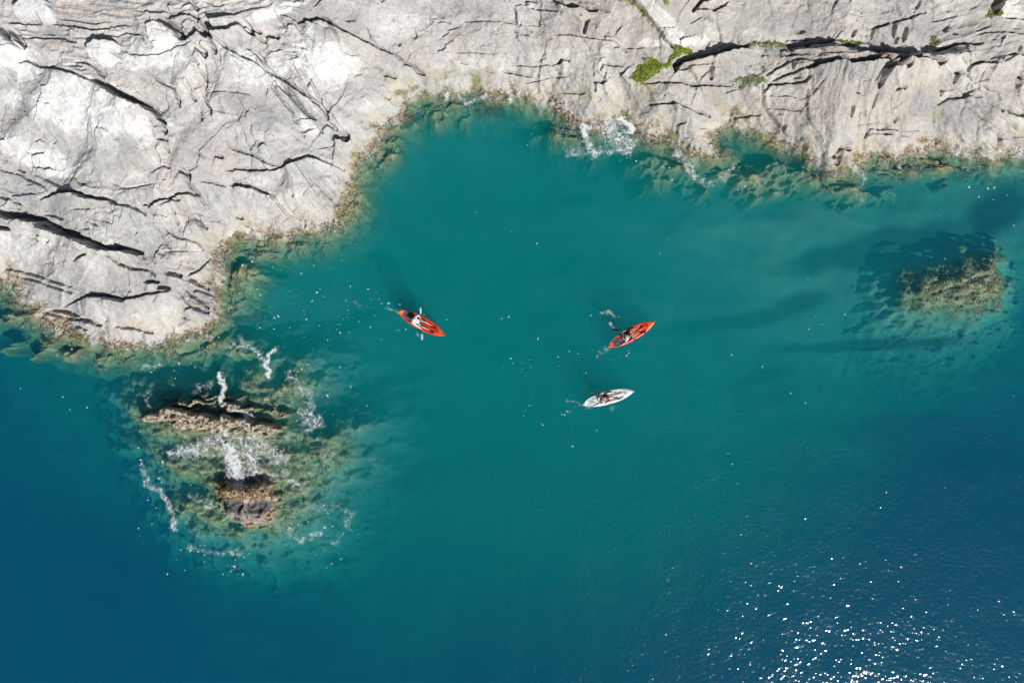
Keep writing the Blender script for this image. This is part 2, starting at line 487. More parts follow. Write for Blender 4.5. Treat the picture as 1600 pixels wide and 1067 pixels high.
DARK = [(1400, 378, 150, 26, -12), (1285, 470, 50, 18, -15), (1600, 318, 60, 36, -35), (540, 640, 60, 22, -8), (440, 535, 70, 16, -5), (600, 598, 80, 12, -15), (290, 583, 120, 20, 0),
 (500, 508, 85, 16, -22), (190, 690, 34, 16, 0), (912, 290, 26, 10, 0), (1175, 264, 45, 14, -8), (490, 650, 40, 30, 0), (1180, 500, 120, 14, -8), (1400, 540, 160, 10, -3), (770, 175, 26, 12, 0),  # seagrass, and the shaded deep gap beside the left reef painted dark
 (100, 960, 70, 30, 0), (1230, 600, 60, 14, -20), (1500, 690, 120, 30, 0), (700, 760, 120, 30, -10)]
PALE = [(1150, 345, 150, 30, -5), (1250, 655, 60, 20, -15), (1120, 560, 80, 30, 20), (620, 215, 30, 40, 0), (560, 580, 70, 22, 0), (460, 862, 45, 26, 20), (1480, 500, 90, 20, 0), (60, 1050, 60, 30, 0), (1560, 560, 60, 20, 0), (330, 850, 80, 14, 8)]
def seabed_z(U, V):
    num = np.zeros(U.shape); den = np.full(U.shape, 1e-9)
    for u, v, d in DEPTH_PTS:
        r2 = (U - u) ** 2 + (V - v) ** 2
        w = 1.0 / (r2 + 60.0 ** 2) ** 1.7
        num += w * d; den += w
    z = -num / den
    z += 0.35 * fbm(U / 130, V / 90, 4, 21)
    for p in DARK: z -= 0.1 * blob(U, V, *p)
    for p in PALE: z += 0.6 * blob(U, V, *p)
    return z
def axis(lo, hi, step, far, growth=1.25):
    a = list(np.arange(lo, hi + step * 0.5, step)); s = step
    left, right = [], []
    x = a[0]
    while x > -far: s *= growth; x -= s; left.append(x)
    s = step; x = a[-1]
    while x < far + 1600: s *= growth; x += s; right.append(x)
    return np.array(left[::-1] + a + right)
us = axis(-120, 1720, 5, 7000); vs = axis(-120, 1190, 5, 7000)
U, V = np.meshgrid(us, vs); Zs = seabed_z(U, V)
X, Y = to_world(U, V, 0 * U)
def seabed_col(U, V):
    k = fbm(U / 60, V / 40, 5, 33); k2 = fbm(U / 14, V / 12, 3, 44)
    sand = np.array([.34, .38, .31]); weed = np.array([.05, .065, .05])
    mott = np.clip(0.80 + 0.20 * k + 0.05 * k2, 0.3, 1.2)
    dark = np.zeros(U.shape)
    for p in DARK: dark = np.maximum(dark, blob(U, V, *p))
    dark = .93 * sstep(0.06, 0.70, dark + 0.22 * k * (dark > .02))
    dark = np.maximum(dark, 0.30 * sstep(0.25, 0.9, fbm(U / 170, V / 70, 4, 55)))
    c = np.ones(U.shape + (4,))
    c[..., :3] = (sand * mott[..., None]) * (1 - dark[..., None]) + weed * dark[..., None]
    return c
colr = seabed_col(U, V)
seabed = np_mesh('seabed', np.stack([X, Y, Zs], -1).reshape(-1, 3), grid_quads(*U.shape).reshape(-1, 4), M_SEABED, col=colr.reshape(-1, 4))
tag(seabed, 'sandy sea floor with dark seagrass patches under the clear water', 'seabed', kind='structure')

# ------------------------------------------------------------------ rocky shore: one height field, cut into its slabs
us = axis(-60, 1660, 1.4, 7000, 1.35); vs = axis(-50, 585, 1.4, 7000, 1.35); vs = vs[vs < 760]
U, V = np.meshgrid(us, vs)
Wu = U + 3.0 * fbm(U / 26, V / 26, 3, 61) ; Wv = V + 3.0 * fbm(U / 26, V / 26, 3, 71)
D = poly_sdf(U + 5 * fbm(U / 30, V / 30, 3, 81), V + 5 * fbm(U / 30, V / 30, 3, 91), SHORE)
Dn = D + 5 * fbm(U / 45, V / 45, 4, 101) * np.clip(1 - np.abs(D) / 90, 0, 1)
H0 = interp(D, [-400, -160, -110, -75, -45, -25, -10, 0, 8, 25, 60, 140, 300, 600, 2000], [-30, -15, -9.0, -5.2, -2.5, -1.05, -.34, 0, .28, .9, 1.9, 3.3, 5.0, 7.0, 11.0])
Hb = interp(Dn, [-400, -160, -110, -75, -45, -25, -10, 0, 8, 25, 60, 140, 300, 600, 2000], [-30, -15, -9.0, -5.2, -2.5, -1.05, -.34, 0, .28, .9, 1.9, 3.3, 5.0, 7.0, 11.0])
# under water the shelf is wider and lumpier in places
shelf = np.zeros(U.shape)
Hu, Hv = U + 24 * fbm(U / 38, V / 38, 4, 117), V + 18 * fbm(U / 38, V / 38, 4, 119)
for p in [(600, 230, 24, 50, 0), (690, 180, 60, 22, 8), (885, 222, 50, 26, 20), (1040, 268, 60, 30, 5), (1165, 288, 70, 28, -3), (1280, 292, 90, 28, 8), (1450, 268, 140, 20, 0), (385, 440, 40, 70, 0), (150, 552, 110, 18, 8), (40, 505, 30, 22, 30), (350, 545, 80, 24, 0), (450, 388, 90, 20, -10)]:
    shelf = np.maximum(shelf, blob(Hu, Hv, *p))
und = np.clip(-D / 15, 0, 1)
Hb = np.where(D < 0, np.maximum(Hb, np.minimum(interp(shelf, [0, .08, .25, .55, 1], [-30, -6, -2.4, -1.15, -.5]) + .45 * fbm(U / 24, V / 20, 3, 115), -.12)), Hb)
Hb += und * (0.42 * fbm(U / 36, V / 30, 3, 111) + 0.05 * fbm(U / 9, V / 9, 2, 121))

# slab map: grow the seeds over a coarse grid, the cracks are hard to cross
gs = 3.0
cu = np.arange(-60, 1661, gs); cv = np.arange(-50, 560, gs)
GU, GV = np.meshgrid(cu, cv)
cost = 1.0 + 0.5 * (fbm(GU / 30, GV / 30, 3, 131) + 0.5)
for w, P in CRACKS:
    for a, b in zip(P[:-1], P[1:]):
        x0, x1 = sorted((a[0], b[0])); y0, y1 = sorted((a[1], b[1]))
        i0, i1 = np.searchsorted(cu, [x0 - 6, x1 + 6]); j0, j1 = np.searchsorted(cv, [y0 - 6, y1 + 6])
        if i1 <= i0 or j1 <= j0: continue
        dd, _, _ = seg_dist(GU[j0:j1, i0:i1], GV[j0:j1, i0:i1], a, b)
        cost[j0:j1, i0:i1] = np.where(dd < 3.2, np.maximum(cost[j0:j1, i0:i1], 6 + 6 * w), cost[j0:j1, i0:i1])
lab = -np.ones(cost.shape, int); best = np.full(cost.shape, 1e9); hq = []
for k, s in enumerate(SLABS):
    j = int(round((s[1] - cv[0]) / gs)); i = int(round((s[0] - cu[0]) / gs))
    best[j, i] = 0; lab[j, i] = k; hq.append((0.0, j, i))
heapq.heapify(hq); nj, ni = cost.shape
bl = best.tolist(); cl = cost.tolist(); ll = lab.tolist()
while hq:
    d, j, i = heapq.heappop(hq)
    if d > bl[j][i]: continue
    for dj, di, L in ((0, 1, 1), (0, -1, 1), (1, 0, 1), (-1, 0, 1), (1, 1, 1.414), (1, -1, 1.414), (-1, 1, 1.414), (-1, -1, 1.414)):
        a, b = j + dj, i + di
        if 0 <= a < nj and 0 <= b < ni:
            nd = d + L * cl[a][b]
            if nd < bl[a][b]: bl[a][b] = nd; ll[a][b] = ll[j][i]; heapq.heappush(hq, (nd, a, b))
lab = np.array(ll)
fi = np.clip((Wu - cu[0]) / gs, 0, ni - 1.001); fj = np.clip((Wv - cv[0]) / gs, 0, nj - 1.001)
i0 = fi.astype(int); j0 = fj.astype(int); fx = fi - i0; fy = fj - j0
w1 = np.zeros(U.shape); label = np.zeros(U.shape, int)
planeC = np.zeros(lab.shape)
def blur(A, n=2):
    for _ in range(n):
        A = np.pad(A, 1, mode='edge'); A = (A[:-2] + 2 * A[1:-1] + A[2:]) / 4; A = (A[:, :-2] + 2 * A[:, 1:-1] + A[:, 2:]) / 4
    return A
for k, s in enumerate(SLABS):
    A = blur((lab == k).astype(float), 5)
    w = (A[j0, i0] * (1 - fx) + A[j0, i0 + 1] * fx) * (1 - fy) + (A[j0 + 1, i0] * (1 - fx) + A[j0 + 1, i0 + 1] * fx) * fy
    m = w > w1; label[m] = k; w1 = np.maximum(w1, w)
    inside_k = lab == k
    planeC[inside_k] = s[4] * 0.9 + 1.5 * (s[2] * np.clip(GU[inside_k] - s[0], -80, 80) + s[3] * np.clip(GV[inside_k] - s[1], -80, 80)) / 100
planeC = blur(planeC, 26)          # each slab leans its own way and bends over into the next
gi = np.clip((U - cu[0]) / gs, 0, ni - 1.001); gj = np.clip((V - cv[0]) / gs, 0, nj - 1.001)
gi0, gj0 = gi.astype(int), gj.astype(int); gx_, gy_ = gi - gi0, gj - gj0
plane = (planeC[gj0, gi0] * (1 - gx_) + planeC[gj0, gi0 + 1] * gx_) * (1 - gy_) + (planeC[gj0 + 1, gi0] * (1 - gx_) + planeC[gj0 + 1, gi0 + 1] * gx_) * gy_
land = sstep(4, 45, D)
strike = np.array([s[5] for s in SLABS])[label]; bedk = np.array([s[6] for s in SLABS])[label] * (1 + .55 * sstep(1000, 1200, U))
c, s_ = np.cos(np.radians(strike)), np.sin(np.radians(strike))
Au, Av = U + 1.6 * fbm(U / 30, V / 30, 3, 61), V + 1.6 * fbm(U / 30, V / 30, 3, 71)
al = Au * c + Av * s_; pe = -Au * s_ + Av * c
seedo = label * 17.3
bed = fbm(al / 110 + seedo, pe / 7, 4, 141, .6)
bed2 = np.abs(perlin(al / 60 + seedo, pe / 3.6, 151))
# stepped bedding: flat treads and short risers
q = pe / 13 + 0.8 * fbm(al / 70 + seedo, pe / 40, 3, 161)
fr = q - np.floor(q); tread = fr - sstep(0.72, 0.98, fr)
msk = sstep(-0.05, 0.35, fbm(U / 70, V / 50, 3, 171))
rough = 0.25 + 0.75 * sstep(-0.2, 0.5, fbm(U / 120, V / 80, 3, 211))
n1_ = fbm(U / 90, V / 70, 3, 303)
fa = facets(al / 46 + seedo, pe / 24, 5); fb = facets(al / 19 + seedo, pe / 8.5, 25); fc = facets(U / 95 + .1 * n1_, V / 70, 45, .3)
inn_ = sstep(.38, .75, w1)          # what belongs to one slab dies out at its border
bed, bed2, tread, fa, fb = bed * inn_, bed2 * inn_, tread * inn_, fa * inn_, fb * inn_
det = (0.10 * fbm(U / 120, V / 90, 4, 221) + 0.12 * fc + 0.12 * fa * (.35 + .8 * msk) + 0.040 * fb * (.25 + rough) + 0.028 * fbm(U / 14, V / 14, 3, 231) * rough + 0.018 * fbm(U / 4.5, V / 4.5, 2, 241) * (.4 + rough)
       + 0.040 * bed * bedk - 0.030 * bed2 * bedk * rough + 0.11 * tread * bedk * (0.3 + msk))
Zr = Hb + land * plane + (0.12 + 0.88 * sstep(-10, 30, D)) * det
# splash zone: pitted, barnacled
pit = sstep(-30, -5, D) * (1 - sstep(10, 28, Dn))
Zr += pit * (0.10 * fbm(U / 9, V / 9, 3, 251) + 0.05 * fbm(U / 4, V / 4, 2, 261))
LEDGES = [(a_ * (.85 if r_ > 8 else .34), r_, d_ * .8, p_) for a_, r_, d_, p_ in LEDGES]
Lu, Lv = U + .8 * fbm(U / 13, V / 13, 3, 281), V + .8 * fbm(U / 13, V / 13, 3, 291)
for w, P in CRACKS:          # the sunward lip of a wide crack stands higher than the ground behind it
    if w < 2.4: continue
    d_ = (P[-1][0] - P[0][0], P[-1][1] - P[0][1])
    LEDGES.append(((.046 if w >= 4 else .036) * w + .03, 1.0, 12 + 2.5 * w, P if -d_[1] * .6 + d_[0] * .8 > 0 else P[::-1]))
for amp, ramp, dec, P in LEDGES:
    P = np.array(P, float); n = len(P)
    i0_, i1_ = np.searchsorted(us, [P[:, 0].min() - dec * 2.2, P[:, 0].max() + dec * 2.2])
    j0_, j1_ = np.searchsorted(vs, [P[:, 1].min() - dec * 2.2, P[:, 1].max() + dec * 2.2])
    u_, v_ = Lu[j0_:j1_, i0_:i1_], Lv[j0_:j1_, i0_:i1_]
    dm = np.full(u_.shape, 1e9); sd = np.zeros(u_.shape); par = np.zeros(u_.shape)
    for i in range(n - 1):
        dd, t, cr = seg_dist(u_, v_, P[i], P[i + 1]); m = dd < dm
        dm = np.where(m, dd, dm); sd = np.where(m, cr, sd); par = np.where(m, (i + t) / (n - 1), par)
    tp_ = .42 if amp < .3 else .28
    tap = sstep(0, tp_, par) * sstep(0, tp_, 1 - par)
    Zr[j0_:j1_, i0_:i1_] += land[j0_:j1_, i0_:i1_] * np.where(sd > 0, amp * tap * sstep(-1, ramp, dm) * np.exp(-np.maximum(dm - ramp, 0) / dec) * (1 - sstep(dec * 1.4, dec * 2.1, dm)), 0)
carve = np.zeros(U.shape)
# many short joints, along the bedding of their slab or across it
rc = np.random.default_rng(19)
for _ in range(1000):
    i = rc.integers(0, len(us)); j = rc.integers(0, len(vs))
    if not (-50 < us[i] < 1650 and -45 < vs[j] < 560) or D[j, i] < 14 or rc.random() > bedk[j, i] / 1.1: continue
    a = math.radians(strike[j, i] + (rc.normal(0, 9) if rc.random() < .72 else 75 + rc.normal(0, 14))); L = rc.choice([5, 9, 14, 24, 40], p=[.3, .3, .2, .14, .06])
    u_, v_ = us[i], vs[j]; P = [(u_, v_)]
    for _k in range(3):
        a += rc.normal(0, .28); u_ += math.cos(a) * L / 3; v_ += math.sin(a) * L / 3; P.append((u_, v_))
    CRACKS.append((float(rc.choice([.6, .9, 1.4, 2.3], p=[.45, .33, .17, .05])), P))
cj = 1.6 * fbm(U / 9, V / 9, 2, 271)
cu_, cv_ = U + .7 * fbm(U / 13, V / 13, 3, 281), V + .7 * fbm(U / 13, V / 13, 3, 291)
for w, P in CRACKS:
    n = len(P)
    for i in range(n - 1):
        a, b = P[i], P[i + 1]; mg = w + 6
        x0, x1 = sorted((a[0], b[0])); y0, y1 = sorted((a[1], b[1]))
        p0, p1 = np.searchsorted(us, [x0 - mg, x1 + mg]); r0, r1 = np.searchsorted(vs, [y0 - mg, y1 + mg])
        if p1 <= p0 or r1 <= r0: continue
        sl = (slice(r0, r1), slice(p0, p1))
        dd, t, _ = seg_dist(cu_[sl], cv_[sl], a, b)
        par = (i + t) / (n - 1)
        ww = w * (0.55 + 0.45 * np.clip(np.minimum(par, 1 - par) * 6, 0, 1)) if n > 2 or w < 8 else w
        hw = np.maximum(ww * 0.5 + 0.45 + cj[sl] * min(1.0, w / 6), 0.7)
        dep = np.minimum(0.02 + 0.11 * ww, 1.0)
        carve[sl] = np.maximum(carve[sl], dep * np.clip((hw + 0.75 - dd) / (0.10 * hw + 0.9), 0, 1))
Zr -= carve * sstep(-2, 8, D)
Zr = np.where(D > 6, np.maximum(Zr, 0.12), Zr)

# rock colour, with the brightness of sun-facing slabs painted into it
def mixc(C, c, f): return C * (1 - f[..., None]) + np.array(c) * f[..., None]
n1 = fbm(U / 90, V / 70, 4, 301); n2 = fbm(U / 35, V / 30, 4, 311); n3 = fbm(U / 7, V / 7, 3, 321); n4 = fbm(U / 160, V / 90, 3, 331)
C = np.empty(U.shape + (3,)); C[:] = (.462, .452, .43)
C = mixc(C, (.49, .452, .412), 0.65 * sstep(-.05, .5, n4 + .25 * n2 + .18 * sstep(500, 1200, U)))
C = mixc(C, (.34, .34, .345), 0.6 * sstep(.12, .6, n1 + .35 * n3))
C = mixc(C, (.58, .57, .54), 0.6 * sstep(.1, .55, -n1 + .4 * n2))
def patch(f, wob=.35): return sstep(.25, .7, f + wob * n2 * (f > .02) + .15 * n3 * (f > .02))
for p in [(385, 168, 42, 22, 20), (455, 150, 60, 10, 52), (250, 435, 50, 12, 20), (1240, 35, 55, 22, 0), (1440, 45, 26, 22, 0), (470, 35, 40, 10, 8), (1330, 78, 100, 10, 2), (1220, 75, 60, 9, 0), (200, 232, 60, 14, 50), (1555, 90, 40, 10, -8), (700, 12, 80, 14, 0)]:  # greyer patches, some on the rough ledge and the striated slope
    C = mixc(C, (.30, .302, .305), .5 * patch(blob(U, V, *p)))
for p in [(110, 75, 60, 14, 0), (190, 25, 130, 16, 2), (345, 255, 26, 30, 0), (285, 325, 26, 22, 0), (1300, 165, 90, 40, 0), (1400, 175, 30, 50, 0), (1300, 92, 90, 7, 2), (650, 90, 30, 30, 0), (1100, 108, 60, 8, 0), (720, 75, 25, 25, 0)]:
    C = mixc(C, (.46, .41, .375), .6 * patch(blob(U, V, *p)))
for p in [(120, 165, 130, 46, 18), (30, 95, 40, 22, 30), (400, 110, 50, 26, 35), (500, 95, 60, 30, 30), (1040, 40, 62, 15, 42), (1060, 66, 70, 10, -4), (430, 20, 60, 8, -20), (250, 90, 50, 20, 0), (1580, 20, 30, 16, 0), (480, 195, 30, 10, 50), (60, 245, 70, 20, 25)]:  # pale clean rock; slabs that face the sun are painted whiter too
    C = mixc(C, (.70, .695, .675), .85 * patch(blob(U, V, *p)))
C *= 1 - sstep(550, 1000, U)[..., None] * np.array([.04, .06, .095])
# thin mineral streaks along the bedding
C *= (1 + .16 * np.clip(bed, -1, 1) * np.clip(bedk, .3, 1.5))[..., None]
C *= (1 + .10 * n3 + .08 * fb * np.clip(bedk, .3, 1) + .07 * fa)[..., None]
st = 1 - sstep(.0, .09, np.abs(perlin(al / 75 + seedo, pe / 4.2 + .6 * n2, 901))); st2 = 1 - sstep(.0, .12, np.abs(perlin(al / 40 + seedo, pe / 2.6, 911)))
C *= (1 - (.24 * st * sstep(-.3, .3, n1) + .15 * st2) * np.clip(bedk, .35, 1.6) * inn_)[..., None]
C *= (1 + .16 * sstep(.35, .6, perlin(U / 2.6, V / 2.6, 921)) - .16 * sstep(.35, .6, perlin(U / 2.9, V / 2.9, 931)))[..., None]
# life at the waterline
lim = Dn + 24 * fbm(U / 26, V / 26, 4, 341)
band = 1 - sstep(-3, 12, lim)
grain = perlin(U / 3.2, V / 3.2, 351); g2 = fbm(U / 11, V / 11, 3, 361)
Alg = np.empty_like(C); Alg[:] = (.24, .195, .12)
Alg = mixc(Alg, (.36, .29, .22), sstep(-.1, .4, g2)); Alg = mixc(Alg, (.13, .085, .055), sstep(.05, .45, grain)); Alg = mixc(Alg, (.52, .46, .40), sstep(.15, .5, -grain) * .8)
Alg = mixc(Alg, (.16, .17, .05), .6 * sstep(0, .4, fbm(U / 40, V / 40, 3, 371)))
C = mixc(C, (.50, .43, .33), .5 * (1 - sstep(14, 46, lim)) * sstep(-.3, .3, n2)); C = C * (1 - .92 * band[..., None]) + Alg * .92 * band[..., None]
wet = 1 - sstep(-16, -2, D + 6 * n2)
Sub = np.empty_like(C); Sub[:] = (.27, .25, .135)
Sub = mixc(Sub, (.09, .095, .045), .65 * sstep(.05, .55, fbm(U / 18, V / 15, 4, 381))); Sub = mixc(Sub, (.40, .37, .24), .5 * sstep(.05, .5, fbm(U / 12, V / 12, 3, 391)))
Sub *= (1 + .18 * grain)[..., None]
for p in [(770, 174, 26, 12, 5), (1172, 263, 50, 13, -8), (905, 288, 26, 9, 0), (1250, 250, 20, 10, 30), (640, 190, 20, 8, -30), (400, 500, 40, 10, -20)]:
    Sub = mixc(Sub, (.035, .045, .035), .9 * patch(blob(U, V, *p), .5))
C = C * (1 - wet[..., None]) + Sub * wet[..., None]
# green streaks below the damp seams
for p in [(1016, 150, 12, 30, 0), (915, 140, 14, 26, 0), (1128, 165, 22, 10, 40), (700, 118, 90, 7, -4), (1465, 190, 10, 16, 0), (405, 355, 30, 6, 20), (395, 268, 22, 5, 5), (560, 260, 12, 40, 0)]:
    C = mixc(C, (.32, .29, .18), .45 * patch(blob(U, V, *p), .6))
C = np.clip(C, .01, .85)
Sz = seabed_z(U[::4, ::4], V[::4, ::4]); Sz = np.repeat(np.repeat(Sz, 4, 0), 4, 1)[:U.shape[0], :U.shape[1]]
sub = np.nonzero((D < 0) & (D > -260)); bl_ = sstep(.15, 2.2, Zr[sub] - Sz[sub] + .5 * n2[sub])[..., None]
C[sub] = C[sub] * bl_ + seabed_col(U[sub], V[sub])[..., :3] * (1 - bl_)
rockcol = np.concatenate([C, sstep(-2, 14, lim)[..., None]], -1)

Zbase = np.clip(H0, -3, 12)
X, Y = to_world(U, V, Zbase)
co = np.stack([X, Y, Zr], -1).reshape(-1, 3)
nrm = grid_normals(X, Y, Zr).reshape(-1, 3)
Q = grid_quads(*U.shape)
keep = (Zr > Sz - 0.5); keepq = keep[:-1, :-1] | keep[1:, :-1] | keep[1:, 1:] | keep[:-1, 1:]
Dq = (Dn + 4 * n3)[:-1, :-1]; Lq = label[:-1, :-1]
inside = ((U > -60) & (U < 1660) & (V > -50))[:-1, :-1]
isl = inside & (Dq > 9)
shore = sub_mesh('rocky_shore', co, Q[keepq & ~isl], M_ROCK, None, rockcol.reshape(-1, 4), nrm)
tag(shore, 'pale grey rock coast with brown weedy waterline running along the cove', 'rocky shore', kind='structure')
for k in range(len(SLABS)):
    qq = Q[isl & (Lq == k)]
    if len(qq) > 40: sub_mesh('rock_slab', co, qq, M_ROCK, shore, rockcol.reshape(-1, 4), nrm)

def rock_at(u, v):
    """height and base height of the shore at a photo pixel"""
    i = np.clip(np.searchsorted(us, u), 1, len(us) - 1); j = np.clip(np.searchsorted(vs, v), 1, len(vs) - 1)
    return Zr[j, i], Zbase[j, i]
def rock_point(u, v, dz=0.0):
    z, zb = rock_at(u, v); x, y = to_world(np.asarray(u, float), np.asarray(v, float), zb); return x, y, z + dz
SHORE_US, SHORE_VS, SHORE_D, SHORE_Z, SHORE_B = us, vs, D, Zr, Zbase

# ------------------------------------------------------------------ rocks standing in the sea
def sea_rock(name, u0, u1, v0, v1, step, fn, colfn, label, cat):
    us = np.arange(u0, u1, step); vs = np.arange(v0, v1, step); U, V = np.meshgrid(us, vs)
    Z = fn(U, V); S = seabed_z(U, V)
    C = colfn(U, V, Z)
    t = (sstep(.1, 1.4, Z - S + .4 * fbm(U / 22, V / 22, 3, 881)) * sstep(-2.0, -.95, Z + .5 * fbm(U / 26, V / 26, 3, 885)))[..., None]; C[..., :3] = C[..., :3] * t + seabed_col(U, V)[..., :3] * (1 - t)
    X, Y = to_world(U, V, 0 * U)
    kp = Z > S - 0.3; kq = kp[:-1, :-1] | kp[1:, :-1] | kp[1:, 1:] | kp[:-1, 1:]
    o = sub_mesh(name, np.stack([X, Y, Z], -1).reshape(-1, 3), grid_quads(*U.shape)[kq], M_ROCK, None, C.reshape(-1, 4))
    tag(o, label, cat)
    return U, V, Z
def reef_col(U, V, Z, dry=(.42, .33, .22), tan=1.0):
    g = perlin(U / 3.2, V / 3.2, 401); f = fbm(U / 16, V / 13, 4, 411); e = fbm(U / 9, V / 9, 3, 421)
    C = np.empty(U.shape + (3,)); C[:] = (.26, .245, .13)
    C = mixc(C, (.11, .11, .06), .7 * sstep(.05, .5, f)); C = mixc(C, np.array((.44, .40, .27)) * tan, .6 * sstep(0, .45, e)); C *= (1 + .28 * g)[..., None]
    C *= (1 - .85 * blob(U, V, 492, 655, 40, 20, -5) - .5 * blob(U, V, 1420, 430, 30, 30, 0) - .45 * blob(U, V, 290, 612, 80, 10, -3))[..., None]  # shade in the deep gap and beside the reefs painted into the colour
    top = sstep(-.12, .15, Z)
    Dr = np.empty_like(C); Dr[:] = dry
    Dr = mixc(Dr, (.13, .085, .05), sstep(.0, .4, g + .5 * e)); Dr = mixc(Dr, (.50, .43, .33), .8 * sstep(.1, .5, -g + .3 * f))
    C = C * (1 - top[..., None]) + Dr * top[..., None]
    return np.concatenate([np.clip(C, .01, .8), np.full(U.shape + (1,), .3)], -1)
REEF = [(196, 616), (210, 670), (228, 705), (257, 740), (275, 798), (305, 822), (349, 832), (400, 836), (448, 826), (468, 800), (492, 748), (527, 719), (531, 687), (506, 673), (462, 676), (440, 650), (470, 612), (453, 586), (381, 588), (310, 607), (257, 616)]
def reef_fn(U, V):
    d = poly_sdf(U + 16 * fbm(U / 34, V / 34, 4, 431), V + 16 * fbm(U / 34, V / 34, 4, 441), REEF)
    z = interp(d, [-260, -150, -80, -40, -14, 2, 20, 50, 90], [-13, -6.5, -3.7, -2.3, -1.4, -.95, -.62, -.45, -.35])
    z = z + 0.32 * fbm(U / 34, V / 22, 4, 451) + .07 * fbm(U / 9, V / 9, 3, 461)
    # bedding runs with the ridge
    pe = V - .04 * U; z += .07 * np.sin(pe / 4.2 + 2.2 * fbm(U / 60, V / 18, 3, 471)) * sstep(-5, 15, d)
    z -= .8 * blob(U, V, 255, 700, 26, 14, 10) + .7 * blob(U, V, 290, 765, 30, 16, 0) + .7 * blob(U, V, 290, 618, 70, 9, -3) + 1.3 * blob(U, V, 486, 655, 26, 18, 0)
    return np.minimum(z, -.12 + .1 * fbm(U / 12, V / 12, 3, 481))
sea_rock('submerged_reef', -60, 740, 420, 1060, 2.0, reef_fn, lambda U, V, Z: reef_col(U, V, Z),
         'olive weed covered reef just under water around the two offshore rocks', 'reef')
RIDGE = [(216, 660), (232, 646), (250, 638), (292, 637), (328, 645), (364, 648), (392, 651), (428, 658), (438, 667), (420, 679), (385, 676), (349, 667), (292, 666), (236, 666)]
KNOBS = [(240, 650, 26, 9, -10, .92), (268, 645, 30, 10, -4, 1.06), (300, 649, 30, 12, 5, 1.10), (332, 656, 30, 11, 12, 1.12), (362, 655, 26, 9, 2, 1.10), (392, 663, 28, 11, 10, 1.08), (420, 668, 22, 9, 8, .98),
 (350, 671, 36, 8, 4, .88), (290, 664, 40, 9, 2, .84), (405, 678, 26, 6, 5, .86), (300, 629, 46, 5, 3, .84), (372, 637, 44, 6, 8, .86), (340, 620, 50, 4, 2, .72), (430, 645, 24, 6, 10, .76)]
def ridge_fn(U, V):
    wu = U + 7 * fbm(U / 16, V / 16, 4, 491); wv = V + 6 * fbm(U / 15, V / 12, 4, 501)
    z = np.full(U.shape, -4.0)
    for (u, v, ru, rv, a, h) in KNOBS:
        c_, s_ = math.cos(math.radians(a)), math.sin(math.radians(a)); x = ((wu - u) * c_ + (wv - v) * s_) / ru; y = (-(wu - u) * s_ + (wv - v) * c_) / rv
        y = np.where(y < 0, y * 1.3, y * .72); r_ = (np.abs(x) ** 2.6 + np.abs(y) ** 2.0) ** .45
        z = np.maximum(z, -1.55 + 2.0 * h * (1 - .78 * sstep(.45, 1.35, r_)) - 1.6 * np.clip(r_ - 1.35, 0, 3) - .10 * y)
    z += .15 * facets(wu / 17, wv / 7, 63) + .08 * fbm(U / 7, V / 5, 3, 521)
    return z
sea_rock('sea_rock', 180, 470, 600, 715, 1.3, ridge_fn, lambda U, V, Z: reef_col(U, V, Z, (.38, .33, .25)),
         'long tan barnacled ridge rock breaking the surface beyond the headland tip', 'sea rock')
ROUND = [(337, 772), (343, 758), (356, 750), (378, 752), (413, 752), (428, 765), (436, 783), (432, 804), (415, 825), (396, 822), (378, 819), (348, 803)]
def round_fn(U, V):
    d = poly_sdf(U + 8 * fbm(U / 17, V / 17, 4, 531), V + 8 * fbm(U / 17, V / 17, 4, 541), ROUND)
    z = interp(d, [-40, -14, -5, 0, 4, 12, 24], [-3.6, -1.4, -.5, -.1, .22, .52, .62])
    z += .12 * facets(U / 15, V / 11, 67) + .10 * fbm(U / 14, V / 12, 4, 551) + .05 * fbm(U / 5, V / 5, 2, 561)
    z -= .30 * np.clip(blob(U, V, 368, 786, 17, 9, 8) * 1.6, 0, 1) + .26 * np.clip(blob(U, V, 408, 789, 19, 9, -8) * 1.6, 0, 1)
    z += .18 * sstep(776, 762, V) * sstep(0, 8, d)
    return z
def round_col(U, V, Z):
    C = reef_col(U, V, Z, (.31, .24, .16))
    w = fbm(U / 9, V / 9, 3, 571)
    def p(*a): return sstep(.3, .55, blob(U, V, *a) + .15 * w)
    R = mixc(C[..., :3], (.30, .275, .245), p(385, 806, 38, 9, 4) * .7)
    R = mixc(R, (.115, .11, .11), np.maximum(p(364, 786, 20, 11, 10), p(409, 789, 21, 11, -10)))
    C[..., :3] = R; return C
sea_rock('sea_rock', 300, 475, 715, 862, 1.3, round_fn, round_col,
         'rounded brown rock with two dark smooth hollows at the outer end of the reef', 'sea rock')
REEF2 = [(1428, 446), (1440, 434), (1490, 426), (1531, 408), (1566, 400), (1580, 432), (1577, 462), (1542, 480), (1475, 478), (1432, 472)]
def reef2_fn(U, V):
    d = poly_sdf(U + 7 * fbm(U / 26, V / 26, 4, 581), V + 7 * fbm(U / 26, V / 26, 4, 591), REEF2)
    z = interp(d, [-260, -150, -80, -40, -14, 2, 14, 30], [-13, -6.0, -3.4, -2.2, -1.35, -.72, -.38, -.28])
    z += .18 * fbm(U / 22, V / 12, 4, 601) + .08 * fbm(U / 6, V / 6, 2, 611)
    z -= .12 * np.exp(-((V - 446 + .35 * (U - 1500)) / 3.0) ** 2) * sstep(-5, 5, d)
    z += .30 * fbm(U / 34, V / 24, 3, 621) * sstep(10, -20, d)
    return np.minimum(z, -.16)
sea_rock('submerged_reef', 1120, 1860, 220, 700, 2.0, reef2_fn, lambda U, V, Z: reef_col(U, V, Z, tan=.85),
         'oblong olive brown reef lying just below the surface near the right edge', 'reef')

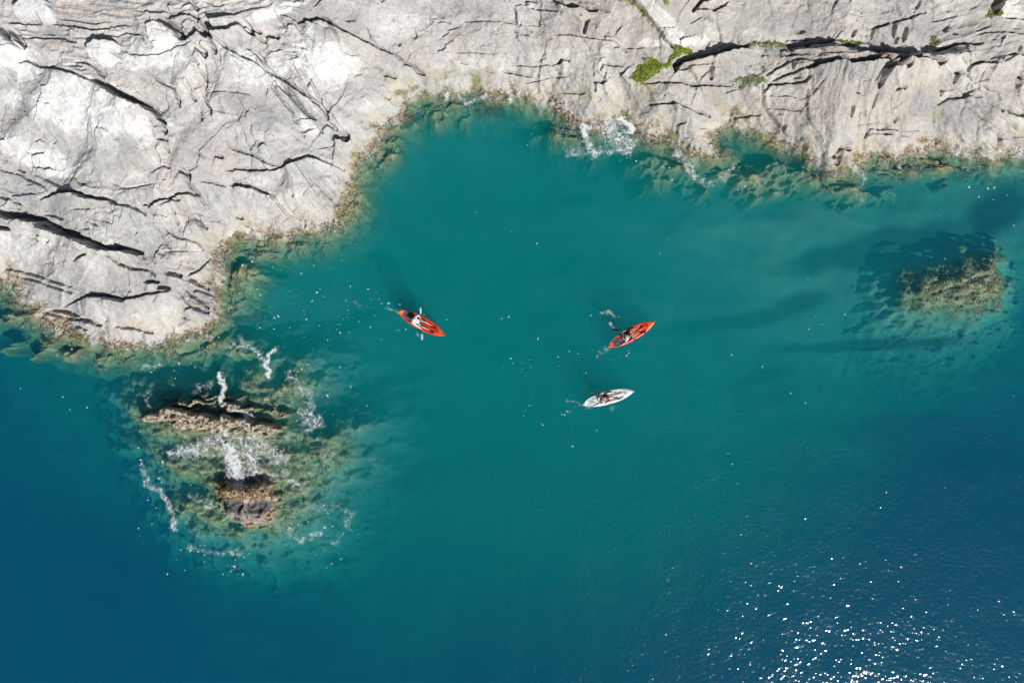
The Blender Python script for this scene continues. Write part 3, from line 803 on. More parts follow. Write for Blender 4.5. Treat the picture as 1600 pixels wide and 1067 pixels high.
# ------------------------------------------------------------------ the sea: a closed body of water with ripples on top
def wave_z(x, y):
    z = np.zeros_like(x)
    r = np.random.default_rng(12)
    for k in range(26):
        lam = 0.55 * 1.16 ** k if k < 16 else r.uniform(1.0, 5.0)
        a = math.radians(r.normal(-60, 75)); kx, ky = math.cos(a) * 2 * math.pi / lam, math.sin(a) * 2 * math.pi / lam
        z += 0.0016 * lam ** 0.9 * np.sin(kx * x + ky * y + r.uniform(0, 6.28) + 1.4 * fbm(x / (lam * 6), y / (lam * 6), 2, 700 + k))
    return z
xs = axis(-38, 38, 0.13, 300, 1.4); xs = xs[(xs > -290) & (xs < 290)]
ys = axis(-26, 26, 0.13, 300, 1.4); ys = ys[(ys > -290) & (ys < 290)][::-1]
WX, WY = np.meshgrid(xs, ys)
inn = (np.abs(WX) < 38.2) & (np.abs(WY) < 26.2)
WZ = np.where(inn, wave_z(WX, WY), 0)
top = np.stack([WX, WY, WZ], -1).reshape(-1, 3)
nv, nu = WX.shape; idx = np.arange(nv * nu).reshape(nv, nu)
rim = np.concatenate([idx[0, :-1], idx[:-1, -1], idx[-1, :0:-1], idx[:0:-1, 0]])
bot = top[rim].copy(); bot[:, 2] = -22.0
nb = len(top); br = nb + np.arange(len(rim))
sideq = np.stack([rim, np.roll(rim, -1), np.roll(br, -1), br], -1)
cen = nb + len(rim)
tri = np.stack([br, np.roll(br, -1), np.full(len(br), cen)], -1)
wco = np.concatenate([top, bot, [[0, 0, -22.0]]])
m, n, l = new_mat('sea_water')
for x in list(n):
    if x.type != 'OUTPUT_MATERIAL': n.remove(x)
out = next(x for x in n if x.type == 'OUTPUT_MATERIAL')
tc = n.new('ShaderNodeTexCoord')
na = n.new('ShaderNodeTexNoise'); na.inputs['Scale'].default_value = 3.4; na.inputs['Detail'].default_value = 1.2; na.inputs['Roughness'].default_value = 0.55
mp = n.new('ShaderNodeMapping'); mp.inputs['Rotation'].default_value = (0, 0, math.radians(18)); mp.inputs['Scale'].default_value = (0.9, 1.1, 1)
l.new(tc.outputs['Object'], mp.inputs[0]); l.new(mp.outputs[0], na.inputs['Vector'])
bp = n.new('ShaderNodeBump'); bp.inputs['Strength'].default_value = 1.0; bp.inputs['Distance'].default_value = 0.052
l.new(na.outputs['Fac'], bp.inputs['Height'])
gs_ = n.new('ShaderNodeBsdfGlossy'); gs_.inputs['Roughness'].default_value = 0.115; l.new(bp.outputs[0], gs_.inputs['Normal'])
nb_ = n.new('ShaderNodeTexNoise'); nb_.inputs['Scale'].default_value = 5.5; nb_.inputs['Detail'].default_value = 2.0; l.new(mp.outputs[0], nb_.inputs['Vector'])
b2 = n.new('ShaderNodeBump'); b2.inputs['Strength'].default_value = 1.0; b2.inputs['Distance'].default_value = 0.06; l.new(nb_.outputs['Fac'], b2.inputs['Height'])
g2_ = n.new('ShaderNodeBsdfGlossy'); g2_.inputs['Roughness'].default_value = 0.30; l.new(b2.outputs[0], g2_.inputs['Normal'])
gl = n.new('ShaderNodeMixShader'); gl.inputs[0].default_value = 0.05; l.new(gs_.outputs[0], gl.inputs[1]); l.new(g2_.outputs[0], gl.inputs[2])
tr = n.new('ShaderNodeBsdfTransparent')
lw = n.new('ShaderNodeLayerWeight'); lw.inputs['Blend'].default_value = 0.5; l.new(bp.outputs[0], lw.inputs['Normal'])
pw = n.new('ShaderNodeMath'); pw.operation = 'POWER'; pw.inputs[1].default_value = 5.0; l.new(lw.outputs['Facing'], pw.inputs[0])
fr = n.new('ShaderNodeMapRange'); fr.inputs[3].default_value = 0.02; fr.inputs[4].default_value = 1.0; l.new(pw.outputs[0], fr.inputs[0])
mx = n.new('ShaderNodeMixShader'); l.new(fr.outputs[0], mx.inputs[0]); l.new(tr.outputs[0], mx.inputs[1]); l.new(gl.outputs[0], mx.inputs[2])
l.new(mx.outputs[0], out.inputs['Surface'])
ab = n.new('ShaderNodeVolumeAbsorption'); sc_ = n.new('ShaderNodeVolumeScatter'); ad = n.new('ShaderNodeAddShader')
ABS = (0.40, 0.105, 0.090); SC_DEEP = (0.003, 0.047, 0.096); SC_COVE = (0.003, 0.200, 0.182)
ab.inputs['Density'].default_value = 0.5; ab.inputs['Color'].default_value = (*[1 - a / 0.5 for a in ABS], 1)
# the water in the cove carries more silt than the open sea: the scattering eases off away from the head of the bay
tcv = n.new('ShaderNodeTexCoord'); dst = n.new('ShaderNodeVectorMath'); dst.operation = 'DISTANCE'; dst.inputs[1].default_value = (-0.5, 11.5, -2.0); l.new(tcv.outputs['Object'], dst.inputs[0])
mrv = n.new('ShaderNodeMapRange'); mrv.interpolation_type = 'SMOOTHSTEP'; mrv.inputs[1].default_value = 8.0; mrv.inputs[2].default_value = 38.0; l.new(dst.outputs['Value'], mrv.inputs[0])
mxv = n.new('ShaderNodeMixRGB'); mxv.inputs[1].default_value = (*[c / .2 for c in SC_COVE], 1); mxv.inputs[2].default_value = (*[c / .2 for c in SC_DEEP], 1); l.new(mrv.outputs[0], mxv.inputs[0])
sc_.inputs['Density'].default_value = 0.2; l.new(mxv.outputs[0], sc_.inputs['Color'])
l.new(ab.outputs[0], ad.inputs[0]); l.new(sc_.outputs[0], ad.inputs[1]); l.new(ad.outputs[0], out.inputs['Volume'])
cy.volume_step_rate = 0.06; cy.volume_max_steps = 64
M_WATER = m
water = np_mesh('sea_water', wco, np.concatenate([grid_quads(nv, nu).reshape(-1, 4), sideq]), M_WATER, tris=tri)
tag(water, 'clear teal to deep blue sea filling the cove with sun glitter', 'sea', kind='structure')
def water_at(x, y):
    i = np.clip(np.searchsorted(xs, x), 0, len(xs) - 1); j = np.clip(len(ys) - np.searchsorted(ys[::-1], y) - 1, 0, len(ys) - 1)
    return WZ[j, i]

#@@OBJECTS@@
# ------------------------------------------------------------------ loose blocks lying on the shore
def zpts(z, txt):
    ox, oy, k = ZM[z]; return [(ox + float(p.split(',')[0]) / k, oy + float(p.split(',')[1]) / k) for p in txt.split()]
def boulder(P, h, tu, tv, tone, label, seed):
    P = np.array(P); u0, v0 = P.min(0) - 4; u1, v1 = P.max(0) + 4
    bu = np.arange(u0, u1, 0.9); bv = np.arange(v0, v1, 0.9); U, V = np.meshgrid(bu, bv)
    d = poly_sdf(U + 1.2 * fbm(U / 7, V / 7, 2, seed), V + 1.2 * fbm(U / 7, V / 7, 2, seed + 5), [tuple(p) for p in P])
    zb = float(np.mean([rock_at(p[0], p[1])[0] for p in P])); base = float(rock_at(P[:, 0].mean(), P[:, 1].mean())[1])
    cu_, cv_ = P.mean(0)
    f1, f2, cid = worley(U / 18 + seed, V / 14, seed)
    z = zb + interp(d, [-4, 0, 2.2, 5, 14], [-.7, -.15, h * .75, h, h * 1.08]) + np.clip(d / 3, 0, 1) * (tu * (U - cu_) + tv * (V - cv_) + .12 * (cid - .5)) + .03 * fbm(U / 6, V / 6, 3, seed + 9)
    X, Y = to_world(U, V, np.full(U.shape, base)); C = np.empty(U.shape + (4,)); C[..., 3] = 1
    C[..., :3] = np.array(tone) * (1 + .12 * fbm(U / 9, V / 9, 3, seed + 3))[..., None]
    kp = d > -3; kq = kp[:-1, :-1] & kp[1:, 1:]
    o = sub_mesh('boulder', np.stack([X, Y, z], -1).reshape(-1, 3), grid_quads(*U.shape)[kq], M_ROCK, None, np.clip(C, 0, .8).reshape(-1, 4))
    tag(o, label, 'boulder', 'loose blocks on the upper left shore')
boulder(zpts('A1', '815,505 850,440 920,392 1080,405 1098,425 1060,480 1072,535 1000,595 930,605 860,565'), .75, -.004, -.010, (.66, .655, .62), 'small cream block in the hollow above the long dark diagonal crack', 11)
boulder(zpts('A1', '160,110 240,50 300,12 390,18 470,42 518,120 522,195 470,225 400,225 370,182 260,190 170,190'), .6, -.002, -.012, (.60, .60, .60), 'angular white block with a smooth facet at the upper left corner', 23)
boulder(zpts('A1', '-120,200 0,265 70,310 140,380 235,462 225,490 160,545 60,590 -120,610'), .8, -.004, -.008, (.66, .66, .63), 'large rounded white boulder cut by the left edge of the picture', 37)
boulder(zpts('A2', '205,195 260,172 330,158 345,205 362,285 300,300 232,328'), .5, -.002, -.008, (.56, .575, .57), 'pale wedge block stuck in the black cleft', 41)
boulder(zpts('A2', '-90,250 0,215 80,245 140,285 180,350 185,392 60,440 -20,462 -80,400'), .55, -.006, -.008, (.66, .655, .63), 'white wedge block just left of the black cleft', 53)

# ------------------------------------------------------------------ green growth in the damp seams
def scatter_blades(name, pts, nrm_up, size, cols, mat, parent=None, flat=0.5, seed=1):
    """small bent two-quad blades at the given points"""
    r = np.random.default_rng(seed); n = len(pts)
    a = r.random(n) * 2 * np.pi; L = size[0] + (size[1] - size[0]) * r.random(n); w = L * (.16 + .14 * r.random(n))
    dx, dy = np.cos(a), np.sin(a); px, py = -dy, dx
    up = (1 - flat * r.random(n))
    co = np.empty((n, 6, 3))
    for k, (t, zz) in enumerate(((0, -.02), (.55, .45), (1, .55))):
        cx = pts[:, 0] + dx * L * t; cy_ = pts[:, 1] + dy * L * t; cz = pts[:, 2] + zz * L * up
        ww = w * (1 - .75 * (t == 1))
        co[:, 2 * k, 0] = cx - px * ww; co[:, 2 * k, 1] = cy_ - py * ww; co[:, 2 * k, 2] = cz
        co[:, 2 * k + 1, 0] = cx + px * ww; co[:, 2 * k + 1, 1] = cy_ + py * ww; co[:, 2 * k + 1, 2] = cz
    b = np.arange(n)[:, None] * 6
    q = np.concatenate([b + np.array([0, 1, 3, 2]), b + np.array([2, 3, 5, 4])])
    C = np.repeat(cols[:, None, :], 6, 1); C = np.concatenate([C, np.ones(C.shape[:2] + (1,))], -1)
    return np_mesh(name, co.reshape(-1, 3), q, mat, parent, C.reshape(-1, 4))
def moss(polys, label, c0, c1, seed, n=900):
    allp = np.concatenate([np.array(p) for p in polys]); u0, v0 = allp.min(0) - 3; u1, v1 = allp.max(0) + 3
    bu = np.arange(u0, u1, 0.9); bv = np.arange(v0, v1, 0.9); U, V = np.meshgrid(bu, bv)
    wu, wv = U + 2.2 * fbm(U / 6, V / 6, 2, seed), V + 2.2 * fbm(U / 6, V / 6, 2, seed + 3)
    d = np.max([poly_sdf(wu, wv, p) for p in polys], 0)
    d = d + 1.2; z, zb = rock_at(U, V); X, Y = to_world(U, V, zb)
    zz = blur(z, 3) + np.clip(d * .02, -.15, .07) + .05 * fbm(U / 5, V / 5, 3, seed + 5)
    kp = d > -1; kq = kp[:-1, :-1] & kp[1:, 1:]
    f = sstep(-.4, .4, fbm(U / 9, V / 7, 3, seed + 8))[..., None]
    C = np.concatenate([np.array(c0) * (1 - f) + np.array(c1) * f, np.ones(U.shape + (1,))], -1)
    root = empty('moss_patch'); tag(root, label, 'moss', 'green growth in the damp seams')
    sub_mesh('moss_cushion', np.stack([X, Y, zz], -1).reshape(-1, 3), grid_quads(*U.shape)[kq], M_WEED, root, C.reshape(-1, 4))
    ii = np.argwhere(d > 0); r = np.random.default_rng(seed)
    s = ii[r.integers(0, len(ii), n)]
    pts = np.stack([X[s[:, 0], s[:, 1]], Y[s[:, 0], s[:, 1]], zz[s[:, 0], s[:, 1]]], -1) + r.normal(0, .02, (n, 3)) * np.array([1, 1, 0])
    k = r.random((n, 1)); cols = (np.array(c0) * (1 - k) + np.array(c1) * k) * (.6 + .8 * r.random((n, 1)))
    scatter_blades('moss_leaves', pts, None, (.03, .085), cols, M_WEED, root, seed=seed)
ZM['M'] = (960, 40, 8.894)
G0, G1 = (.085, .135, .014), (.26, .31, .04)
moss([zpts('M', '810,280 880,285 980,310 1080,340 1110,370 1000,410 900,450 840,490 800,560 720,590 690,560 740,500 800,420 840,360'),
      zpts('M', '380,465 470,455 560,480 640,530 700,560 690,600 620,640 560,700 470,740 430,820 360,810 290,780 215,740 240,690 300,640 330,560 420,540 470,560 480,510')],
     'bright green moss spilling down the seam above the breaking wave', G0, G1, 5, 2600)
moss([zpts('B4', '880,515 950,475 1010,460 1080,470 1130,490 1090,512 960,525')], 'dull grey green moss crescent on a slab right of the bright moss', (.10, .13, .06), (.20, .22, .12), 6, 500)
moss([zpts('B4', '240,0 520,0 530,55 490,35 440,12 350,8 350,40 400,95 460,155 505,215 480,200 430,155 370,90 320,30')], 'olive moss strip in the slanting crack at the top edge', (.13, .14, .03), (.26, .25, .07), 7, 600)
moss([zpts('B5', '1310,55 1370,70 1388,100 1300,112')], 'small olive moss tuft under the black notch near the upper right corner', (.13, .13, .03), (.24, .22, .07), 8, 250)
moss([zpts('B5', '985,212 1032,235 990,278 973,260')], 'tiny olive moss tuft beside the long pale ledge on the right', (.12, .12, .04), (.22, .20, .07), 9, 150)
moss([zpts('B5', '1420,650 1480,668 1560,660 1560,690 1480,692')], 'thin dark green moss line low on the rock at the right edge', (.06, .09, .02), (.14, .17, .05), 10, 250)
moss([zpts('B5', '370,247 420,235 540,245 570,258 440,268 380,266')], 'mossy rim on top of the dark rough ledge', (.10, .11, .03), (.20, .19, .07), 13, 300)
moss([zpts('B4', '1020,272 1080,250 1280,250 1280,268 1100,278')], 'grey green moss line along the left part of the dark ledge', (.12, .13, .06), (.22, .22, .11), 14, 300)

# seaweed along the waterline, nobody could count it
r = np.random.default_rng(77)
jj, ii = np.nonzero((SHORE_D > -45) & (SHORE_D < 6) & (fbm(U * 1.0 / 14, V / 14, 3, 801) + .9 * fbm(U / 80, V / 80, 2, 805) > .08))
ok = (SHORE_US[ii] > -55) & (SHORE_US[ii] < 1655); jj, ii = jj[ok], ii[ok]
s = r.integers(0, len(jj), 24000); jj, ii = jj[s], ii[s]
wx, wy = to_world(SHORE_US[ii], SHORE_VS[jj], SHORE_B[jj, ii])
pts = np.stack([wx + r.normal(0, .03, len(jj)), wy + r.normal(0, .03, len(jj)), SHORE_Z[jj, ii]], -1)
pal = np.array([(.16, .10, .05), (.24, .17, .08), (.12, .11, .045), (.08, .055, .045), (.32, .26, .17), (.15, .13, .06), (.28, .24, .20)])
cols = pal[r.integers(0, len(pal), len(jj))] * (.7 + .6 * r.random((len(jj), 1)))
sw = scatter_blades('seaweed', pts, None, (.04, .13), cols, M_WEED, None, .8, 3)
tag(sw, 'brown and gold seaweed fringe along the waterline of the shore', 'seaweed', kind='stuff')
def weed_on(fn, u0, u1, v0, v1, lo, hi, n, label, pal, seed):
    r = np.random.default_rng(seed)
    u = r.uniform(u0, u1, n * 6); v = r.uniform(v0, v1, n * 6); z = fn(u, v); ok = (z > lo) & (z < hi) & (fbm(u / 12, v / 12, 3, seed) > -.2)
    u, v, z = u[ok][:n], v[ok][:n], z[ok][:n]
    x, y = to_world(u, v, 0 * u); pal = np.array(pal)
    cols = pal[r.integers(0, len(pal), len(u))] * (.6 + .7 * r.random((len(u), 1)))
    tag(scatter_blades('seaweed', np.stack([x, y, z], -1), None, (.05, .13), cols, M_WEED, None, .8, seed), label, 'seaweed', kind='stuff')
weed_on(reef_fn, 190, 540, 575, 850, -1.6, .1, 9000, 'olive seaweed growing on the reef around the offshore rocks', [(.20, .19, .07), (.10, .10, .035), (.32, .28, .14), (.15, .16, .05)], 31)
weed_on(round_fn, 335, 440, 745, 777, -.4, .95, 700, 'rust brown seaweed on the shoulder of the rounded offshore rock', [(.24, .11, .03), (.32, .18, .06), (.14, .07, .03)], 32)
weed_on(reef2_fn, 1400, 1590, 390, 490, -1.2, .0, 4000, 'tan and olive seaweed on the oblong reef near the right edge', [(.22, .19, .08), (.12, .11, .04), (.36, .30, .17), (.30, .17, .08)], 33)

# ------------------------------------------------------------------ foam
m, n, l = new_mat('sea_foam')
b = n['Principled BSDF']; out = next(x for x in n if x.type == 'OUTPUT_MATERIAL')
b.inputs['Base Color'].default_value = (.80, .83, .84, 1); b.inputs['Roughness'].default_value = .8; b.inputs['Specular IOR Level'].default_value = .2
at = n.new('ShaderNodeAttribute'); at.attribute_name = 'col'; tc = n.new('ShaderNodeTexCoord')
nz = n.new('ShaderNodeTexNoise'); nz.inputs['Scale'].default_value = 1.8; nz.inputs['Detail'].default_value = 4
l.new(tc.outputs['Object'], nz.inputs['Vector'])
def math_n(op, a, bb):
    x = n.new('ShaderNodeMath'); x.operation = op
    for i, q in enumerate((a, bb)):
        if isinstance(q, (int, float)): x.inputs[i].default_value = q
        else: l.new(q, x.inputs[i])
    return x.outputs[0]
vmx = n.new('ShaderNodeVectorMath'); vmx.operation = 'SCALE'; vmx.inputs['Scale'].default_value = .55; l.new(nz.outputs['Color'], vmx.inputs[0])
vad = n.new('ShaderNodeVectorMath'); vad.operation = 'ADD'; l.new(tc.outputs['Object'], vad.inputs[0]); l.new(vmx.outputs[0], vad.inputs[1])
lace = []
for scl, wd in ((1.7, .10), (4.2, .16)):
    vo = n.new('ShaderNodeTexVoronoi'); vo.feature = 'DISTANCE_TO_EDGE'; vo.inputs['Scale'].default_value = scl; l.new(vad.outputs[0], vo.inputs['Vector'])
    mr = n.new('ShaderNodeMapRange'); mr.inputs[1].default_value = 0; mr.inputs[2].default_value = wd; mr.inputs[3].default_value = 1; mr.inputs[4].default_value = 0
    l.new(vo.outputs['Distance'], mr.inputs[0]); lace.append(mr.outputs[0])
lc = math_n('MAXIMUM', lace[0], math_n('MULTIPLY', lace[1], .8))
nf = n.new('ShaderNodeTexNoise'); nf.inputs['Scale'].default_value = 3.6; nf.inputs['Detail'].default_value = 5; nf.inputs['Roughness'].default_value = .65; l.new(tc.outputs['Object'], nf.inputs['Vector'])
v = math_n('ADD', at.outputs['Fac'], math_n('MULTIPLY', math_n('SUBTRACT', lc, .5), .30))
v = math_n('ADD', v, math_n('MULTIPLY', math_n('SUBTRACT', nf.outputs['Fac'], .5), .95))
mr = n.new('ShaderNodeMapRange'); mr.interpolation_type = 'SMOOTHSTEP'; mr.inputs[1].default_value = .40; mr.inputs[2].default_value = .82; mr.inputs[4].default_value = .86
l.new(v, mr.inputs[0])
tr = n.new('ShaderNodeBsdfTransparent'); mx = n.new('ShaderNodeMixShader')
mv = n.new('ShaderNodeMapRange'); mv.interpolation_type = 'SMOOTHSTEP'; mv.inputs[1].default_value = .30; mv.inputs[2].default_value = 1.1; mv.inputs[4].default_value = .58
l.new(math_n('ADD', at.outputs['Fac'], math_n('MULTIPLY', math_n('SUBTRACT', nz.outputs['Fac'], .5), .9)), mv.inputs[0])
al_ = math_n('MAXIMUM', mr.outputs[0], mv.outputs[0])
l.new(al_, mx.inputs[0]); l.new(tr.outputs[0], mx.inputs[1]); l.new(b.outputs[0], mx.inputs[2]); l.new(mx.outputs[0], out.inputs['Surface'])
M_FOAM = m
M_FLECK = plain('foam_fleck', (.60, .66, .67), .7, .3, .05)
def surface_z(U, V):
    x, y = to_world(U, V, 0 * U)
    z = water_at(x, y)
    zs, _ = rock_at(U, V); z = np.where(V < 580, np.maximum(z, np.minimum(zs, .6)), z)
    z = np.maximum(z, np.where((V > 600) & (V < 860) & (U < 480), np.maximum(ridge_fn(U, V), round_fn(U, V)), -9))
    return x, y, z
def foam(u0, u1, v0, v1, strokes, label):
    bu = np.arange(u0, u1, 1.8); bv = np.arange(v0, v1, 1.8); U, V = np.meshgrid(bu, bv)
    a = np.zeros(U.shape); wu, wv = U + 5 * fbm(U / 16, V / 16, 3, 811), V + 5 * fbm(U / 16, V / 16, 3, 821)
    for den, wd, P in strokes:
        P = [tuple(p) for p in P]
        d = np.full(U.shape, 1e9)
        if len(P) == 1: d = np.hypot(wu - P[0][0], wv - P[0][1])
        for p, q in zip(P[:-1], P[1:]): d = np.minimum(d, seg_dist(wu, wv, p, q)[0])
        a = np.maximum(a, den * np.exp(-(d / (wd * 1.25)) ** 2))
    x, y, z = surface_z(U, V)
    kp = a > .06; kq = kp[:-1, :-1] & kp[1:, 1:]
    o = sub_mesh('sea_foam', np.stack([x, y, z + .03], -1).reshape(-1, 3), grid_quads(*U.shape)[kq], M_FOAM, None,
                 np.repeat(a[..., None], 4, -1).reshape(-1, 4))
    tag(o, label, 'foam', kind='stuff')
foam(860, 1020, 140, 260, [(.92, 7, [(913, 168), (916, 190), (914, 208)]), (.95, 9, [(968, 182), (984, 190), (986, 200)]), (.62, 24, [(950, 200), (975, 222)]), (.45, 10, [(915, 210), (905, 235)]), (.6, 8, [(912, 208), (930, 240)]),
     (.5, 8, [(890, 240), (912, 243), (938, 238)]), (.55, 7, [(950, 236), (975, 238), (992, 222)]), (.45, 9, [(935, 185), (945, 225)]), (.35, 12, [(885, 195), (880, 220)])], 'white breaking wave running back off the shore below the green moss')
foam(640, 850, 120, 190, [(.6, 6, [(690, 130), (700, 150)]), (.6, 5, [(715, 150), (735, 160), (760, 150)]), (.65, 6, [(795, 140), (798, 160)]), (.4, 6, [(815, 162)]), (.35, 8, [(745, 135)])], 'thin foam licks at the head of the cove')
foam(1030, 1180, 220, 310, [(.55, 10, [(1058, 240), (1080, 258)]), (.5, 8, [(1070, 262), (1095, 285)]), (.5, 7, [(1095, 285), (1130, 280), (1145, 255)]), (.4, 6, [(1015, 290), (1030, 300)])], 'lacy foam around the blocky point right of the breaking wave')
foam(1290, 1620, 200, 300, [(.62, 9, [(1440, 226), (1462, 218)]), (.62, 10, [(1478, 222), (1496, 240)]), (.55, 6, [(1405, 248), (1410, 262)]), (.5, 8, [(1340, 268), (1350, 285)]), (.6, 9, [(1582, 232), (1592, 240)]), (.4, 8, [(1520, 250)])], 'pale spray patches along the right hand waterline')
foam(-20, 560, 440, 620, [(.5, 9, [(20, 452), (30, 470)]), (.5, 6, [(225, 575), (250, 566)]), (.55, 5, [(358, 546), (380, 535), (400, 548)]), (.5, 6, [(395, 545), (412, 560)]), (.8, 4, [(430, 545), (415, 566), (421, 590)]), (.6, 4, [(405, 552), (414, 566)]),
     (.42, 9, [(335, 505), (345, 470)]), (.5, 6, [(290, 535), (330, 528)]), (.4, 8, [(355, 545), (375, 530)])], 'foam trails in the channel between headland and offshore rocks')
foam(180, 570, 580, 890, [(.8, 5, [(345, 585), (350, 605), (345, 635)]), (.45, 8, [(330, 600), (300, 612)]), (.75, 5, [(365, 640), (382, 645), (394, 658)]), (.55, 22, [(300, 705), (345, 690), (400, 690), (435, 715)]), (.80, 15, [(358, 700), (366, 724), (374, 748)]),
     (.62, 18, [(388, 700), (398, 735)]), (.6, 8, [(265, 708), (300, 702)]), (.6, 8, [(340, 682), (355, 668)]), (.5, 9, [(450, 585), (478, 610), (486, 635)]), (.58, 20, [(484, 655)]), (.55, 8, [(470, 640), (500, 660), (480, 672)]),
     (.55, 7, [(222, 728), (232, 755), (262, 780), (272, 822)]), (.5, 7, [(445, 822), (468, 845), (500, 832)]), (.42, 9, [(470, 800), (520, 790), (550, 800), (525, 850)]), (.45, 7, [(300, 855), (345, 865), (378, 862)]), (.4, 6, [(365, 895), (375, 885)]),
     (.5, 10, [(420, 745), (450, 740), (465, 760)]), (.5, 8, [(330, 790), (300, 775)]), (.45, 6, [(232, 620), (235, 650)])], 'white water washing over the reef and offshore rocks')
foam(520, 1010, 450, 690, [(.5, 3, [(600, 485), (621, 486)]), (.36, 3.5, [(540, 470), (560, 478), (590, 482)]), (.45, 4, [(655, 524), (664, 528)]), (.55, 4, [(943, 488), (958, 494)]), (.55, 4, [(955, 505), (962, 516)]), (.40, 4, [(925, 548), (948, 543)]), (.42, 4, [(932, 556), (952, 547)]),
     (.42, 3, [(885, 627), (908, 631)]), (.38, 3, [(888, 641), (910, 633)]), (.45, 3, [(915, 636), (940, 634)]), (.5, 4, [(925, 612), (935, 611)]), (.4, 4, [(955, 640), (962, 634)])], 'small wakes trailing behind the three kayaks')
# loose flecks of foam, as little domes on the water
r = np.random.default_rng(91)
spots = []
def fleck(u, v, su, sv, k, big=1.0):
    for _ in range(int(k * .6)): spots.append((r.normal(u, su), r.normal(v, sv), big * r.choice([.014, .022, .032, .045], p=[.4, .3, .2, .1])))
for a in [(470, 470, 70, 40, 60), (560, 470, 30, 12, 25), (540, 505, 20, 8, 14), (610, 520, 12, 8, 10), (940, 552, 20, 7, 14), (950, 492, 10, 6, 6), (900, 565, 30, 8, 8), (880, 655, 25, 14, 8), (770, 495, 12, 5, 8), (810, 570, 22, 10, 16),
          (825, 635, 12, 8, 6), (500, 820, 50, 30, 60), (350, 865, 50, 16, 50), (240, 770, 16, 40, 40), (490, 655, 16, 14, 40), (470, 590, 24, 20, 30), (250, 570, 40, 10, 30), (1080, 270, 60, 22, 50), (930, 240, 40, 10, 40), (1420, 270, 120, 14, 40),
          (380, 470, 24, 40, 50), (60, 530, 50, 12, 20), (375, 895, 20, 8, 14), (535, 580, 20, 14, 12), (1540, 300, 20, 12, 12), (640, 500, 40, 14, 12)]: fleck(*a)
for _ in range(70): spots.append((r.uniform(0, 1600), r.uniform(300, 800), r.choice([.016, .022, .032])))
cs, qs, ts = [], [], []
for (u, v, s) in spots:
    x, y, z = surface_z(np.array([u]), np.array([v])); x, y, z = x[0], y[0], z[0]
    b0 = len(cs); k = 7; a0 = r.random() * 6.28; el = 1 + r.random() * 1.2
    for i in range(k):
        a = a0 + i * 2 * math.pi / k; rr = s * (.7 + .6 * r.random()); ex, ey = rr * math.cos(a) * el, rr * math.sin(a)
        cs.append((x + ex * math.cos(a0) - ey * math.sin(a0), y + ex * math.sin(a0) + ey * math.cos(a0), z - .005))
    cs.append((x, y, z + .02 + s * .2))
    for i in range(k): ts.append((b0 + i, b0 + (i + 1) % k, b0 + k))
fo = np_mesh('foam_flecks', np.array(cs), None, M_FLECK, tris=np.array(ts))
tag(fo, 'scattered white flecks of foam drifting across the cove', 'foam', kind='stuff')

# ------------------------------------------------------------------ kayaks, paddlers, paddles
M_SKIN = plain('skin', (.55, .32, .22), .55, .4, .06)
M_SKIN2 = plain('tanned_skin', (.46, .25, .16), .55, .4, .06)
M_BLACK = plain('black_plastic', (.018, .018, .02), .45, .4)
M_DARKMAT = plain('grey_deck_mat', (.10, .095, .12), .8, .2, .2, 14)
M_LIP = plain('lips', (.42, .15, .12), .5); M_EYE = plain('eye', (.05, .04, .035), .25)
KL, KW = 3.36, .41
def half_w(s): return KW * np.clip(1 - np.abs(s) ** 2.3, 0, 1) ** .78
def kayak_deck(s, t):
    x, y = s * KL / 2, half_w(s) * t
    z = .19 + .11 * np.abs(s) ** 3 - .035 * np.abs(t) ** 5 + .035 * (1 - t * t) * sstep(.35, .9, np.abs(s))
    def pit(d, depth): return depth * sstep(.03, -.03, d)
    def cap(x0, x1, yy, rad): return np.hypot(np.maximum(np.maximum(x0 - x, x - x1), 0), y - yy) - rad
    e1 = (np.hypot((x + .32) / .34, y / .29) - 1) * .29                 # seat
    e2 = (np.hypot((x + 1.02) / .46, y / (.25 + .10 * (x + 1.02))) - 1) * .22   # tank well
    z = z - np.maximum.reduce([pit(e1, .10), pit(cap(.05, .82, .155, .095), .11), pit(cap(.05, .82, -.155, .095), .11), pit(e2, .09)])
    return x, y, z
def tube(bm, pts, rad, seg=8):
    pts = [Vector(p) for p in pts]; rings = []
    for i, p in enumerate(pts):
        t = (pts[min(i + 1, len(pts) - 1)] - pts[max(i - 1, 0)]).normalized()
        a = t.cross(Vector((0, 0, 1)) if abs(t.z) < .9 else Vector((1, 0, 0))).normalized(); b = t.cross(a)
        rr = rad[i] if isinstance(rad, (list, tuple)) else rad
        rings.append([bm.verts.new(p + (a * math.cos(k * 2 * math.pi / seg) + b * math.sin(k * 2 * math.pi / seg)) * rr) for k in range(seg)])
    for r0, r1 in zip(rings[:-1], rings[1:]):
        for k in range(seg): bm.faces.new((r0[k], r0[(k + 1) % seg], r1[(k + 1) % seg], r1[k]))
    bm.faces.new(rings[0][::-1]); bm.faces.new(rings[-1])
def tube_obj(name, pts, rad, mat, parent, seg=8):
    bm = bmesh.new(); tube(bm, pts, rad, seg); bmesh.ops.recalc_face_normals(bm, faces=bm.faces); return bm_obj(name, bm, mat, parent)
